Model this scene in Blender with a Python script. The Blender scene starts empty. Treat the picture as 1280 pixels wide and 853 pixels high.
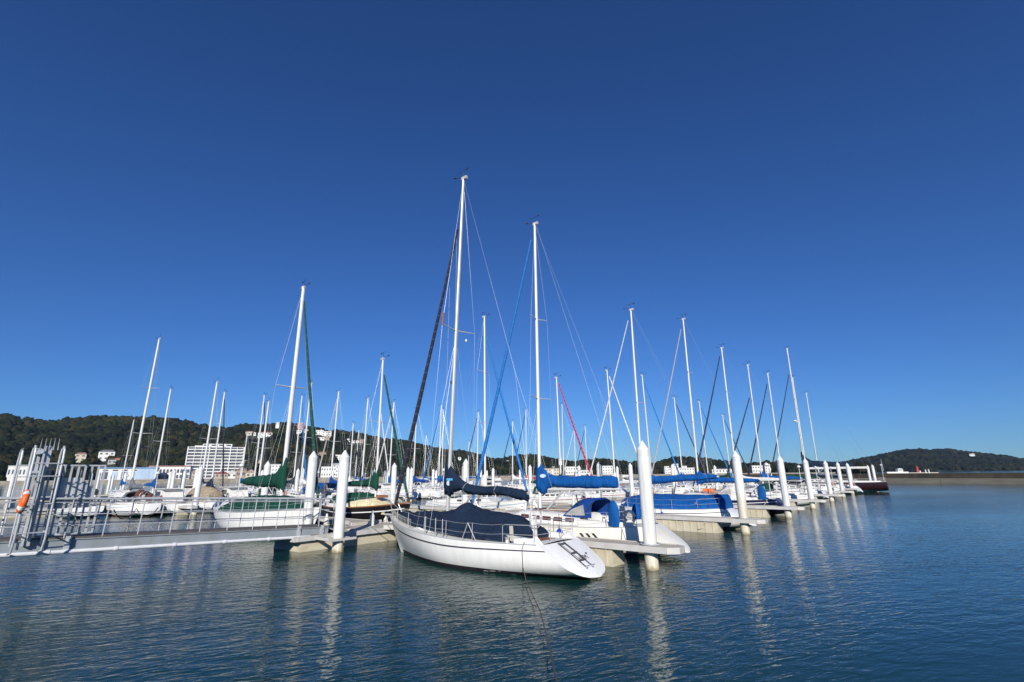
import bpy, math, random
import numpy as np
from mathutils import Vector, Matrix, noise as mnoise
R = math.radians
random.seed(7)
scene = bpy.context.scene
COL = scene.collection

# ------------------------------------------------------------------ camera, sky, sun, exposure
FPX = 605.0                      # focal length in pixels of the 1280 wide photograph
PITCH = math.atan(167 / FPX)
ROLL = R(0.6)
CAMH = 3.3
cam_d = bpy.data.cameras.new('camera')
cam_d.sensor_width = 36.0
cam_d.lens = 36.0 * FPX / 1280.0
cam_d.clip_start = 0.1
cam_d.clip_end = 30000
cam = bpy.data.objects.new('camera', cam_d)
COL.objects.link(cam)
cam.location = (0, 0, CAMH)
cam.rotation_euler = (Matrix.Rotation(math.pi / 2 + PITCH, 3, 'X') @ Matrix.Rotation(-ROLL, 3, 'Z')).to_euler()
scene.camera = cam

SUN_EL, SUN_AZ = 25.5, 179.0     # azimuth clockwise from +Y: the sun stands behind the camera
world = bpy.data.worlds.new('World')
scene.world = world
world.use_nodes = True
wn = world.node_tree.nodes
wl = world.node_tree.links
sky = wn.new('ShaderNodeTexSky')
sky.sky_type = 'NISHITA'
sky.sun_disc = False
sky.sun_elevation = R(SUN_EL)
sky.sun_rotation = R(SUN_AZ)
sky.altitude = 0
sky.air_density = 1.0
sky.dust_density = 0.0
sky.ozone_density = 4.0
tint = wn.new('ShaderNodeMix')            # deep clear-day blue, as the camera's film rendered it
tint.data_type = 'RGBA'; tint.blend_type = 'MULTIPLY'; tint.inputs[0].default_value = 1.0
tint.inputs[7].default_value = (0.315, 0.57, 0.985, 1.0)
wl.new(sky.outputs[0], tint.inputs[6])
wl.new(tint.outputs[2], wn['Background'].inputs['Color'])
wn['Background'].inputs['Strength'].default_value = 0.088

sun_d = bpy.data.lights.new('sun', 'SUN')
sun_d.energy = 4.9
sun_d.angle = R(0.5)
sun_d.color = (1.0, 0.95, 0.87)
sun = bpy.data.objects.new('sun', sun_d)
COL.objects.link(sun)
sun.rotation_euler = (R(90 - SUN_EL), 0, R(180 - SUN_AZ))
sun.location = (0, -40, 60)

vs = scene.view_settings
vs.view_transform = 'Standard'
vs.look = 'None'
vs.exposure = 0.12
vs.gamma = 1.0
vs.use_curve_mapping = False
scene.cycles.use_denoising = True
scene.cycles.max_bounces = 6
scene.cycles.glossy_bounces = 4
scene.cycles.diffuse_bounces = 3
scene.cycles.sample_clamp_direct = 8.0
scene.cycles.sample_clamp_indirect = 3.0
scene.cycles.caustics_reflective = False
scene.cycles.caustics_refractive = False

# ------------------------------------------------------------------ pixel <-> world
CP, SP = math.cos(PITCH), math.sin(PITCH)
CR, SR = math.cos(ROLL), math.sin(ROLL)
def ray(px, py):
    p = (px - 640) / FPX; q = (426.5 - py) / FPX
    u = p * CR + q * SR; v = q * CR - p * SR
    return (u, CP - v * SP, SP + v * CP)
def at_z(px, py, z=0.0):
    r = ray(px, py); t = (z - CAMH) / r[2]
    return Vector((r[0] * t, r[1] * t, z))
def at_y(px, py, Y):
    r = ray(px, py); t = Y / r[1]
    return Vector((r[0] * t, Y, CAMH + r[2] * t))
def project(X, Y, z):
    dz = z - CAMH; cz = Y * CP + dz * SP; up = -Y * SP + dz * CP
    u, v = X / cz, up / cz
    return (640 + FPX * (u * CR - v * SR), 426.5 - FPX * (u * SR + v * CR))
# marina axes: a runs along the main pontoon away from us, n across it to the right and nearer
A0 = (-9.84, 23.38); DA = (0.625, 0.7806); DN = (0.7806, -0.625)
ANG_N = math.atan2(DN[1], DN[0]); ANG_A = math.atan2(DA[1], DA[0])
def an(a, n, z=0.0):
    return Vector((A0[0] + a * DA[0] + n * DN[0], A0[1] + a * DA[1] + n * DN[1], z))

# ------------------------------------------------------------------ materials
def new_mat(name):
    m = bpy.data.materials.new(name); m.use_nodes = True
    nt = m.node_tree
    return m, nt.nodes, nt.links, nt.nodes['Principled BSDF']
def mat(name, col, rough=0.5, metal=0.0, var=0.0, scale=3.0, bump=0.0, bscale=30.0, spec=0.5, dirt=None, dirt_amt=0.0, stretch=(1, 1, 1)):
    m, N, L, b = new_mat(name)
    b.inputs['Roughness'].default_value = rough
    b.inputs['Metallic'].default_value = metal
    b.inputs['Specular IOR Level'].default_value = spec
    tc = N.new('ShaderNodeTexCoord')
    mp = N.new('ShaderNodeMapping'); mp.inputs['Scale'].default_value = stretch
    L.new(tc.outputs['Object'], mp.inputs['Vector'])
    if var > 0 or dirt:
        nz = N.new('ShaderNodeTexNoise'); nz.inputs['Scale'].default_value = scale; nz.inputs['Detail'].default_value = 6
        nz.inputs['Roughness'].default_value = 0.65
        L.new(mp.outputs[0], nz.inputs['Vector'])
        cr = N.new('ShaderNodeValToRGB')
        d = dirt if dirt else [c * (1 - var) for c in col]
        hi = [min(1, c * (1 + var * 0.6)) for c in col]
        if dirt:
            cr.color_ramp.elements[0].position = 0.3; cr.color_ramp.elements[0].color = (*[c * (1 - dirt_amt) + q * dirt_amt for c, q in zip(col, d)], 1)
            cr.color_ramp.elements[1].position = 0.62; cr.color_ramp.elements[1].color = (*col, 1)
        else:
            cr.color_ramp.elements[0].position = 0.3; cr.color_ramp.elements[0].color = (*d, 1)
            cr.color_ramp.elements[1].position = 0.7; cr.color_ramp.elements[1].color = (*hi, 1)
        L.new(nz.outputs['Fac'], cr.inputs['Fac'])
        L.new(cr.outputs['Color'], b.inputs['Base Color'])
    else:
        b.inputs['Base Color'].default_value = (*col, 1)
    if bump > 0:
        nb = N.new('ShaderNodeTexNoise'); nb.inputs['Scale'].default_value = bscale; nb.inputs['Detail'].default_value = 4
        L.new(mp.outputs[0], nb.inputs['Vector'])
        bp = N.new('ShaderNodeBump'); bp.inputs['Strength'].default_value = bump; bp.inputs['Distance'].default_value = 0.05
        L.new(nb.outputs['Fac'], bp.inputs['Height'])
        L.new(bp.outputs[0], b.inputs['Normal'])
    return m

M = {}
def hull_mat(name, col, streak):
    return mat(name, col, rough=0.28, dirt=streak, dirt_amt=0.55, scale=1.0, stretch=(5, 5, 0.55), spec=0.5)
M['hull_white'] = hull_mat('gelcoat_white', (0.84, 0.84, 0.82), (0.70, 0.68, 0.63))
M['hull_cream'] = hull_mat('gelcoat_cream', (0.82, 0.79, 0.69), (0.66, 0.60, 0.46))
M['hull_pale'] = hull_mat('gelcoat_pale', (0.76, 0.77, 0.77), (0.62, 0.62, 0.6))
M['hull_black'] = mat('gelcoat_black', (0.012, 0.011, 0.012), rough=0.25, var=0.3)
M['hull_navy'] = mat('gelcoat_navy', (0.016, 0.014, 0.035), rough=0.2, var=0.3)
M['hull_maroon'] = mat('gelcoat_maroon', (0.028, 0.012, 0.015), rough=0.2, var=0.4)
M['antifoul_dark'] = mat('antifoul_dark', (0.035, 0.022, 0.04), rough=0.7, var=0.4)
M['antifoul_red'] = mat('antifoul_red', (0.16, 0.03, 0.03), rough=0.7, var=0.4)
M['antifoul_blue'] = mat('antifoul_blue', (0.03, 0.06, 0.14), rough=0.7, var=0.4)
M['antifoul_green'] = mat('antifoul_green', (0.03, 0.09, 0.06), rough=0.7, var=0.4)
M['line_dark'] = mat('stripe_dark', (0.05, 0.035, 0.06), rough=0.4)
M['line_blue'] = mat('stripe_blue', (0.22, 0.37, 0.52), rough=0.35)
M['line_grey'] = mat('stripe_grey', (0.45, 0.46, 0.46), rough=0.4)
M['line_red'] = mat('stripe_red', (0.35, 0.03, 0.03), rough=0.4)
M['line_white'] = mat('stripe_white', (0.8, 0.8, 0.8), rough=0.4)
M['deck'] = mat('deck_paint', (0.70, 0.69, 0.63), rough=0.6, var=0.12, scale=2, bump=0.1, bscale=60)
M['cabin'] = mat('cabin_gelcoat', (0.78, 0.77, 0.73), rough=0.3, dirt=(0.6, 0.57, 0.5), dirt_amt=0.4, scale=1.5)
M['cabin_cream'] = mat('cabin_cream', (0.80, 0.72, 0.45), rough=0.4, dirt=(0.6, 0.5, 0.3), dirt_amt=0.4, scale=1.5)
M['teak'] = mat('varnished_teak', (0.30, 0.12, 0.045), rough=0.35, var=0.4, scale=6, stretch=(1, 8, 1))
M['glass'] = mat('tinted_window', (0.035, 0.025, 0.022), rough=0.08, spec=0.8)
M['glass_brown'] = mat('brown_window', (0.10, 0.035, 0.025), rough=0.12, spec=0.7)
M['vinyl'] = mat('clear_vinyl', (0.42, 0.42, 0.40), rough=0.12, var=0.3, scale=4, spec=0.8)
M['spar'] = mat('spar_silver', (0.55, 0.55, 0.53), rough=0.38, metal=0.25, var=0.08, scale=1)
M['spar_white'] = mat('spar_white', (0.68, 0.68, 0.66), rough=0.35, var=0.06, scale=1)
M['steel'] = mat('stainless', (0.58, 0.58, 0.58), rough=0.4, metal=0.5)
M['wire'] = mat('rigging_wire', (0.34, 0.35, 0.37), rough=0.4, metal=0.5)
M['dark'] = mat('dark_fitting', (0.03, 0.03, 0.035), rough=0.5)
M['rope'] = mat('mooring_rope', (0.50, 0.48, 0.42), rough=0.9, var=0.3, scale=30)
M['rope_dark'] = mat('weedy_rope', (0.10, 0.085, 0.06), rough=0.9, var=0.4, scale=10)
def canvas(name, col):
    m = mat(name, col, rough=0.85, var=0.30, scale=2.2, bump=0.9, bscale=4.5, spec=0.2, stretch=(1.3, 1.3, 0.55))
    return m
M['navy'] = canvas('canvas_navy', (0.011, 0.024, 0.052))
M['blue'] = canvas('canvas_blue', (0.004, 0.085, 0.31))
M['royal'] = canvas('canvas_royal', (0.007, 0.055, 0.26))
M['green'] = canvas('canvas_green', (0.008, 0.060, 0.040))
M['black_c'] = canvas('canvas_black', (0.016, 0.018, 0.030))
M['beige'] = canvas('canvas_beige', (0.36, 0.29, 0.20))
M['grey_c'] = canvas('canvas_grey', (0.16, 0.18, 0.21))
M['white_c'] = canvas('canvas_white', (0.70, 0.69, 0.66))
M['brown_c'] = canvas('canvas_brown', (0.12, 0.045, 0.035))
M['red_c'] = canvas('canvas_red', (0.40, 0.02, 0.04))
def jib_mat(name, col, edge, pitch):
    m, N, L, b = new_mat(name)
    b.inputs['Roughness'].default_value = 0.85
    tc = N.new('ShaderNodeTexCoord'); w = N.new('ShaderNodeTexWave')
    w.bands_direction = 'Z'; w.inputs['Scale'].default_value = pitch; w.inputs['Distortion'].default_value = 2.0
    w.inputs['Detail'].default_value = 1.5
    L.new(tc.outputs['Object'], w.inputs['Vector'])
    cr = N.new('ShaderNodeValToRGB')
    cr.color_ramp.elements[0].position = 0.93; cr.color_ramp.elements[0].color = (*col, 1)
    cr.color_ramp.elements[1].position = 0.985; cr.color_ramp.elements[1].color = (*edge, 1)
    L.new(w.outputs['Fac'], cr.inputs['Fac']); L.new(cr.outputs[0], b.inputs['Base Color'])
    return m
J = {'black': jib_mat('jib_black', (0.014, 0.014, 0.028), (0.055, 0.055, 0.075), 0.8),
     'blue': jib_mat('jib_blue', (0.010, 0.150, 0.46), (0.02, 0.19, 0.52), 0.6),
     'green': jib_mat('jib_green', (0.008, 0.055, 0.040), (0.02, 0.10, 0.07), 0.6),
     'red': jib_mat('jib_red', (0.40, 0.015, 0.05), (0.6, 0.12, 0.15), 0.7),
     'white': jib_mat('jib_white', (0.66, 0.65, 0.62), (0.5, 0.5, 0.5), 0.6),
     'grey': jib_mat('jib_grey', (0.42, 0.40, 0.38), (0.33, 0.32, 0.3), 0.6),
     'navy': jib_mat('jib_navy', (0.02, 0.03, 0.08), (0.05, 0.06, 0.12), 0.6)}
M['concrete'] = mat('pontoon_concrete', (0.52, 0.47, 0.38), rough=0.85, dirt=(0.30, 0.26, 0.19), dirt_amt=0.6, scale=1.4, bump=0.3, bscale=25)
M['float'] = mat('pontoon_float', (0.60, 0.55, 0.42), rough=0.7, dirt=(0.38, 0.30, 0.18), dirt_amt=0.6, scale=1.2, stretch=(1, 1, 2), bump=0.15, bscale=10)
M['trim'] = mat('pontoon_trim', (0.56, 0.55, 0.52), rough=0.6, dirt=(0.38, 0.36, 0.32), dirt_amt=0.6, scale=2)
M['galv'] = mat('galvanised_steel', (0.50, 0.52, 0.54), rough=0.5, metal=0.2, var=0.2, scale=5)
M['girder'] = mat('girder_grey', (0.31, 0.35, 0.385), rough=0.5, metal=0.1, dirt=(0.23, 0.24, 0.23), dirt_amt=0.8, scale=1.5, stretch=(1, 1, 0.4))
M['gang_deck'] = mat('gangway_deck', (0.12, 0.105, 0.10), rough=0.9, var=0.35, scale=6)
M['pvc'] = mat('white_pipe', (0.72, 0.73, 0.75), rough=0.45, var=0.1)
M['orange'] = mat('orange_plastic', (0.80, 0.13, 0.02), rough=0.5, var=0.15)
M['orange2'] = mat('faded_orange', (0.75, 0.20, 0.06), rough=0.6, var=0.2)
M['fender_blue'] = mat('fender_blue', (0.010, 0.04, 0.32), rough=0.3)
M['fender_white'] = mat('fender_white', (0.72, 0.70, 0.62), rough=0.4, var=0.2)
M['reflect'] = mat('wood_reflector', (0.30, 0.10, 0.05), rough=0.6)
M['logo_pale'] = mat('logo_pale', (0.62, 0.70, 0.78), rough=0.7)
M['logo_cyan'] = mat('logo_cyan', (0.10, 0.42, 0.75), rough=0.7)
# piles: white sleeve, yellowed and weedy near the waterline
def pile_mat(name, dirty):
    m, N, L, b = new_mat(name)
    b.inputs['Roughness'].default_value = 0.42
    tc = N.new('ShaderNodeTexCoord'); sx = N.new('ShaderNodeSeparateXYZ'); L.new(tc.outputs['Object'], sx.inputs[0])
    nz = N.new('ShaderNodeTexNoise'); nz.inputs['Scale'].default_value = 2.0; nz.inputs['Detail'].default_value = 6
    mp = N.new('ShaderNodeMapping'); mp.inputs['Scale'].default_value = (3, 3, 0.5); L.new(tc.outputs['Object'], mp.inputs[0]); L.new(mp.outputs[0], nz.inputs[0])
    ad = N.new('ShaderNodeMath'); ad.operation = 'MULTIPLY_ADD'; ad.inputs[1].default_value = 0.5; ad.inputs[2].default_value = -0.25
    L.new(nz.outputs['Fac'], ad.inputs[0])
    sm = N.new('ShaderNodeMath'); sm.operation = 'ADD'; L.new(sx.outputs['Z'], sm.inputs[0]); L.new(ad.outputs[0], sm.inputs[1])
    mr = N.new('ShaderNodeMapRange'); mr.inputs[1].default_value = 0.0; mr.inputs[2].default_value = 4.0; L.new(sm.outputs[0], mr.inputs[0])
    cr = N.new('ShaderNodeValToRGB'); e = cr.color_ramp.elements
    e[0].position = 0.0; e[0].color = (0.30, 0.26, 0.16, 1)
    e[1].position = 0.035; e[1].color = (0.66, 0.61, 0.47, 1)
    for p, c in dirty:
        k = e.new(p); k.color = (*c, 1)
    L.new(mr.outputs[0], cr.inputs[0])
    m2 = N.new('ShaderNodeMapping'); m2.inputs['Scale'].default_value = (7, 7, 0.22); L.new(tc.outputs['Object'], m2.inputs[0])
    n2 = N.new('ShaderNodeTexNoise'); n2.inputs['Scale'].default_value = 1.6; n2.inputs['Detail'].default_value = 5; L.new(m2.outputs[0], n2.inputs[0])
    oi = N.new('ShaderNodeObjectInfo'); va = N.new('ShaderNodeVectorMath'); va.operation = 'ADD'; L.new(m2.outputs[0], va.inputs[0]); L.new(oi.outputs['Location'], va.inputs[1]); L.new(va.outputs[0], n2.inputs[0])
    c2 = N.new('ShaderNodeValToRGB'); c2.color_ramp.elements[0].position = 0.30; c2.color_ramp.elements[0].color = (0.74, 0.71, 0.64, 1); c2.color_ramp.elements[1].position = 0.56; c2.color_ramp.elements[1].color = (1, 1, 1, 1)
    L.new(n2.outputs['Fac'], c2.inputs[0])
    mx = N.new('ShaderNodeMix'); mx.data_type = 'RGBA'; mx.blend_type = 'MULTIPLY'; mx.inputs[0].default_value = 1.0
    L.new(cr.outputs[0], mx.inputs[6]); L.new(c2.outputs[0], mx.inputs[7]); L.new(mx.outputs[2], b.inputs['Base Color'])
    return m
WHT = (0.71, 0.725, 0.72)
M['pile'] = pile_mat('pile_sleeve', [(0.13, (0.72, 0.69, 0.60)), (0.18, (0.75, 0.75, 0.71)), (0.42, WHT)])
M['pile_dirty'] = pile_mat('pile_sleeve_stained', [(0.15, (0.62, 0.57, 0.45)), (0.48, (0.66, 0.62, 0.53)), (0.56, WHT)])
M['pile_cap'] = mat('pile_cap', (0.71, 0.725, 0.72), rough=0.4, var=0.05)

# ------------------------------------------------------------------ mesh builder
class MB:
    def __init__(s): s.v = []; s.f = []
    def add(s, vs, fs):
        o = len(s.v); s.v += [tuple(p) for p in vs]; s.f += [tuple(i + o for i in f) for f in fs]; return s
    def box(s, c, size, rz=0.0, taper=1.0):
        x, y, z = [k / 2 for k in size]; ca, sa = math.cos(rz), math.sin(rz); vs = []
        for dz in (-1, 1):
            k = taper if dz > 0 else 1
            for dx, dy in ((-1, -1), (1, -1), (1, 1), (-1, 1)):
                px, py = dx * x * k, dy * y * k
                vs.append((c[0] + px * ca - py * sa, c[1] + px * sa + py * ca, c[2] + dz * z))
        return s.add(vs, [(3, 2, 1, 0), (4, 5, 6, 7), (0, 1, 5, 4), (1, 2, 6, 5), (2, 3, 7, 6), (3, 0, 4, 7)])
    def tube(s, pts, r, n=6, cap=True, flat=1.0):
        pts = [Vector(p) for p in pts]; m = len(pts); rr = r if isinstance(r, (list, tuple)) else [r] * m
        vs = []; up = None
        for i, p in enumerate(pts):
            t = (pts[min(i + 1, m - 1)] - pts[max(i - 1, 0)])
            if t.length < 1e-9: t = Vector((0, 0, 1))
            t.normalize()
            if up is None:
                up = Vector((0, 0, 1)) if abs(t.z) < 0.9 else Vector((0, 1, 0))
            sx = t.cross(up)
            if sx.length < 1e-6: sx = t.cross(Vector((1, 0, 0)))
            sx.normalize(); sy = sx.cross(t).normalized()
            for k in range(n):
                a = 2 * math.pi * k / n
                vs.append(p + sx * (math.cos(a) * rr[i] * flat) + sy * (math.sin(a) * rr[i]))
        fs = []
        for i in range(m - 1):
            for k in range(n):
                a, b = i * n + k, i * n + (k + 1) % n
                fs.append((a, b, b + n, a + n))
        if cap:
            fs.append(tuple(range(n - 1, -1, -1))); fs.append(tuple((m - 1) * n + k for k in range(n)))
        return s.add(vs, fs)
    def bar(s, p, q, w, h):
        p, q = Vector(p), Vector(q); t = (q - p).normalized()
        up = Vector((0, 0, 1)) if abs(t.z) < 0.95 else Vector((0, 1, 0))
        sx = t.cross(up).normalized() * (w / 2); sy = sx.cross(t).normalized() * (h / 2)
        vs = [b + i * sx + j * sy for b in (p, q) for i, j in ((-1, -1), (1, -1), (1, 1), (-1, 1))]
        return s.add(vs, [(3, 2, 1, 0), (4, 5, 6, 7), (0, 1, 5, 4), (1, 2, 6, 5), (2, 3, 7, 6), (3, 0, 4, 7)])
    def loft(s, rings, closed=True, cap0=True, cap1=True):
        n = len(rings[0]); vs = [p for r_ in rings for p in r_]; fs = []
        for i in range(len(rings) - 1):
            for k in range(n if closed else n - 1):
                a, b = i * n + k, i * n + (k + 1) % n
                fs.append((a, b, b + n, a + n))
        if closed and cap0: fs.append(tuple(range(n - 1, -1, -1)))
        if closed and cap1: fs.append(tuple((len(rings) - 1) * n + k for k in range(n)))
        return s.add(vs, fs)
    def lathe(s, prof, c=(0, 0, 0), n=16):
        rings = [[(c[0] + r_ * math.cos(2 * math.pi * k / n), c[1] + r_ * math.sin(2 * math.pi * k / n), c[2] + z) for k in range(n)] for r_, z in prof]
        return s.loft(rings)
    def build(s, name, m, parent=None, smooth=40, recalc=True):
        me = bpy.data.meshes.new(name); me.from_pydata(s.v, [], s.f)
        if recalc:
            import bmesh
            bm = bmesh.new(); bm.from_mesh(me); bmesh.ops.recalc_face_normals(bm, faces=bm.faces); bm.to_mesh(me); bm.free()
        me.materials.append(m)
        if smooth:
            me.shade_smooth(); me.set_sharp_from_angle(angle=R(smooth))
        me.update()
        o = bpy.data.objects.new(name, me); COL.objects.link(o)
        if parent is not None: o.parent = parent
        return o
def tag(o, label=None, cat=None, group=None, kind=None):
    if label: o['label'] = label
    if cat: o['category'] = cat
    if group: o['group'] = group
    if kind: o['kind'] = kind
    return o
def thing(name, label, cat, loc=(0, 0, 0), rz=0.0, group=None):
    o = bpy.data.objects.new(name, None); COL.objects.link(o)
    o.empty_display_size = 0.3; o.location = loc; o.rotation_euler = (0, 0, rz)
    return tag(o, label, cat, group)
def struct(name, mb, m, smooth=40, recalc=True):
    return tag(mb.build(name, m, None, smooth, recalc), kind='structure')
def lerp(a, b, t): return a + (b - a) * t
def interp(x, xs, ys):
    return float(np.interp(x, xs, ys))
# ------------------------------------------------------------------ water
def water_material():
    m, N, L, b = new_mat('harbour_water')
    b.inputs['Roughness'].default_value = 0.06
    b.inputs['IOR'].default_value = 1.333
    b.inputs['Specular IOR Level'].default_value = 0.5
    tc = N.new('ShaderNodeTexCoord')
    cn = N.new('ShaderNodeTexNoise'); cn.inputs['Scale'].default_value = 0.06; cn.inputs['Detail'].default_value = 3
    L.new(tc.outputs['Object'], cn.inputs['Vector'])
    cr = N.new('ShaderNodeValToRGB')
    cr.color_ramp.elements[0].position = 0.35; cr.color_ramp.elements[0].color = (0.005, 0.034, 0.029, 1)
    cr.color_ramp.elements[1].position = 0.70; cr.color_ramp.elements[1].color = (0.008, 0.042, 0.037, 1)
    L.new(cn.outputs['Fac'], cr.inputs[0]); L.new(cr.outputs[0], b.inputs['Base Color'])
    def layer(scale, rot, sx, sy, detail, dist):
        mp = N.new('ShaderNodeMapping'); mp.vector_type = 'TEXTURE'; mp.inputs['Rotation'].default_value = (0, 0, R(rot)); mp.inputs['Scale'].default_value = (1 / sx, 1 / sy, 1)
        L.new(tc.outputs['Object'], mp.inputs[0])
        nz = N.new('ShaderNodeTexNoise'); nz.inputs['Scale'].default_value = scale; nz.inputs['Detail'].default_value = detail
        nz.inputs['Roughness'].default_value = 0.5; nz.inputs['Distortion'].default_value = dist
        L.new(mp.outputs[0], nz.inputs['Vector'])
        return nz.outputs['Fac']
    a = layer(7.0, 24, 0.38, 1.0, 2.5, 0.7)        # short ripples
    c = layer(2.5, 15, 0.42, 1.0, 2.0, 0.6)       # half metre waves
    d = layer(0.16, 25, 0.35, 1.0, 2.0, 0.2)      # slow swell
    g = layer(0.07, 20, 0.35, 1.0, 3.0, 0.8)       # patches of breeze
    def mul(x, k):
        n = N.new('ShaderNodeMath'); n.operation = 'MULTIPLY'; L.new(x, n.inputs[0])
        if isinstance(k, float): n.inputs[1].default_value = k
        else: L.new(k, n.inputs[1])
        return n.outputs[0]
    def add(x, y):
        n = N.new('ShaderNodeMath'); n.operation = 'ADD'; L.new(x, n.inputs[0]); L.new(y, n.inputs[1]); return n.outputs[0]
    mr = N.new('ShaderNodeMapRange'); mr.inputs[1].default_value = 0.35; mr.inputs[2].default_value = 0.65
    mr.inputs[3].default_value = 0.42; mr.inputs[4].default_value = 1.45; L.new(g, mr.inputs[0])
    h = add(mul(add(mul(a, WAVE[0]), mul(c, WAVE[1])), mr.outputs[0]), mul(d, WAVE[2]))
    bp = N.new('ShaderNodeBump'); bp.inputs['Strength'].default_value = 1.0; bp.inputs['Distance'].default_value = 1.0
    L.new(h, bp.inputs['Height']); L.new(bp.outputs[0], b.inputs['Normal'])
    return m
WAVE = (0.021, 0.034, 0.08)
mb = MB()
rings = [0.0, 15, 60, 200, 800, 3000, 9000]
n = 48
vs_ = [(0, 0, 0)] + [(r_ * math.cos(2 * math.pi * k / n), r_ * math.sin(2 * math.pi * k / n), 0) for r_ in rings[1:] for k in range(n)]
fs_ = [(0, 1 + k, 1 + (k + 1) % n) for k in range(n)]
for i in range(len(rings) - 2):
    for k in range(n):
        p, q = 1 + i * n + k, 1 + i * n + (k + 1) % n
        fs_.append((p, p + n, q + n, q))
mb.add(vs_, fs_)
struct('water', mb, water_material(), smooth=0)
# the quay we stand on: unseen, left edge set back to keep its shadow out of view
mb = MB()
q = [an(-16.2, -60), an(-16.2, 10.5), an(-11.4, 15.0), an(-11.4, 60), an(-50, 60), an(-50, -60)]
mb.loft([[(p.x, p.y, -3.0) for p in q], [(p.x, p.y, 1.65) for p in q]])
struct('quay_ground', mb, mat('quay_concrete', (0.06, 0.066, 0.07), rough=0.95, var=0.3, scale=0.8))

# ------------------------------------------------------------------ far shore
quay_pts = [Vector((x, 325 + 0.02 * (x + 300), 0)) for x in (-700, -520, -400, -300, -200, -100, 0, 100, 180, 215)]
m_quay = mat('quay_wall_concrete', (0.30, 0.27, 0.22), rough=0.9, dirt=(0.12, 0.105, 0.08), dirt_amt=0.8, scale=0.35, stretch=(1, 1, 2.5))
m_land = mat('shore_ground', (0.16, 0.15, 0.12), rough=0.95, var=0.4, scale=0.05)
QZ = 2.6
mb = MB()
def strip_wall(mb, pts, prof):
    # prof: list of (inset, z) swept along pts; the inset goes away from the camera
    rows = []
    for i, p in enumerate(pts):
        d = p.copy(); d.z = 0; d.normalize()
        rows.append([(p.x + d.x * o, p.y + d.y * o, z) for o, z in prof])
    mb.loft(rows, closed=False)
strip_wall(mb, quay_pts, [(0, -2), (0, 0.9), (0.35, 0.9), (0.35, QZ), (1.0, QZ)])
tag(mb.build('quay_wall', m_quay), 'long stained grey quay wall along the far shore below the wooded hill', 'quay wall')
# wooded hills: real terrain whose ridge follows the skyline
RIDGE_L = [(-300, 512), (-120, 514), (0, 518), (10, 518), (30, 523), (50, 526), (62, 527), (80, 525), (100, 522), (120, 520.5), (145, 520), (165, 521), (200, 522), (225, 524), (250, 529), (268, 534), (282, 534), (300, 531.5), (320, 531), (345, 528.5), (355, 528), (375, 531), (390, 534), (405, 537), (420, 538), (430, 540), (445, 541), (455, 543), (470, 546), (500, 550), (520, 554), (540, 559), (555, 562), (570, 563), (590, 566), (600, 568), (612, 573), (620, 574), (635, 572), (650, 570), (665, 568), (675, 570), (690, 573), (700, 575), (720, 578.5), (732, 575.5), (750, 575), (770, 577), (790, 580), (805, 583), (820, 580), (835, 574.5), (850, 571.5), (870, 573), (885, 574), (900, 577), (920, 579), (940, 581.5), (965, 579), (985, 579), (1000, 583), (1030, 584), (1060, 586), (1090, 588)]
RIDGE_R = [(1010, 588), (1040, 582), (1060, 576.5), (1080, 573), (1100, 568.5), (1120, 564.5), (1140, 561.5), (1150, 561.5), (1165, 562.5), (1180, 561), (1192, 561.5), (1210, 565), (1235, 567), (1260, 570), (1280, 574), (1330, 580), (1420, 586), (1500, 588)]
def hill_y(px):
    yb = interp(px, [-300, 0, 230, 330, 600, 1100], [430, 440, 550, 520, 480, 480])
    yr = interp(px, [-300, 0, 300, 700, 1100], [1000, 1050, 1150, 1250, 1350])
    return yb, yr
def terrain(ridge, px0, px1, step, yfun, zbase, rows):
    xs = np.arange(px0, px1 + 0.1, step)
    rp = [p for p, _ in ridge]; rq = [q for _, q in ridge]
    grid = []
    for px in xs:
        yb, yr = yfun(px)
        top = at_y(px, interp(px, rp, rq) + 3.5, yr)
        kx = top.x / yr
        col_ = []
        for j in range(rows + 5):
            s = j / rows
            Y = lerp(yb, yr, s)
            if s <= 1:
                e = s ** 1.25
                z = lerp(zbase, max(top.z, zbase + 0.3), e)
                z += 0.10 * (top.z - zbase) * mnoise.noise(Vector((kx * 14, s * 5, 3.1))) * math.sin(math.pi * s)
            else:
                z = top.z * (1 - (s - 1) * 1.6)
            col_.append(Vector((kx * Y, Y, max(z, -1) if s > 1 else z)))
        grid.append(col_)
    return xs, grid
def terrain_obj(name, grid, m):
    mb = MB(); mb.loft([[tuple(p) for p in c] for c in grid], closed=False)
    return struct(name, mb, m)
m_hill = mat('hill_ground', (0.030, 0.036, 0.020), rough=1.0, var=0.5, scale=0.02)
xsL, gridL = terrain(RIDGE_L, -300, 1090, 10, hill_y, QZ, 26)
terrain_obj('hills', gridL, m_hill)
xsR, gridR = terrain(RIDGE_R, 1010, 1500, 10, lambda px: (1400, 2000), 0.5, 22)
terrain_obj('headland', gridR, m_hill)
def hit(px, py, xs, grid):
    i = min(range(len(xs)), key=lambda k: abs(xs[k] - px)); c = grid[i]
    for j in range(len(c) - 1):
        a, b = project(*c[j])[1], project(*c[j + 1])[1]
        if a >= py >= b and a != b:
            t = (a - py) / (a - b); p = c[j].lerp(c[j + 1], t)
            return at_y(px, py, p.y)
    return at_y(px, py, c[0].y)
# flat land between the quay and the foot of the hill
mb = MB()
fr = []; bk = []
for p in quay_pts:
    d = p.copy(); d.normalize(); f = p + d * 0.9; k = p.x / p.y
    yb, _ = hill_y(project(p.x, p.y, 0)[0])
    fr.append((f.x, f.y, QZ + 0.004)); bk.append((k * (yb + 40), yb + 40, QZ + 0.004))
mb.loft([fr, bk], closed=False)
struct('shore_ground', mb, m_land)
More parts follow.
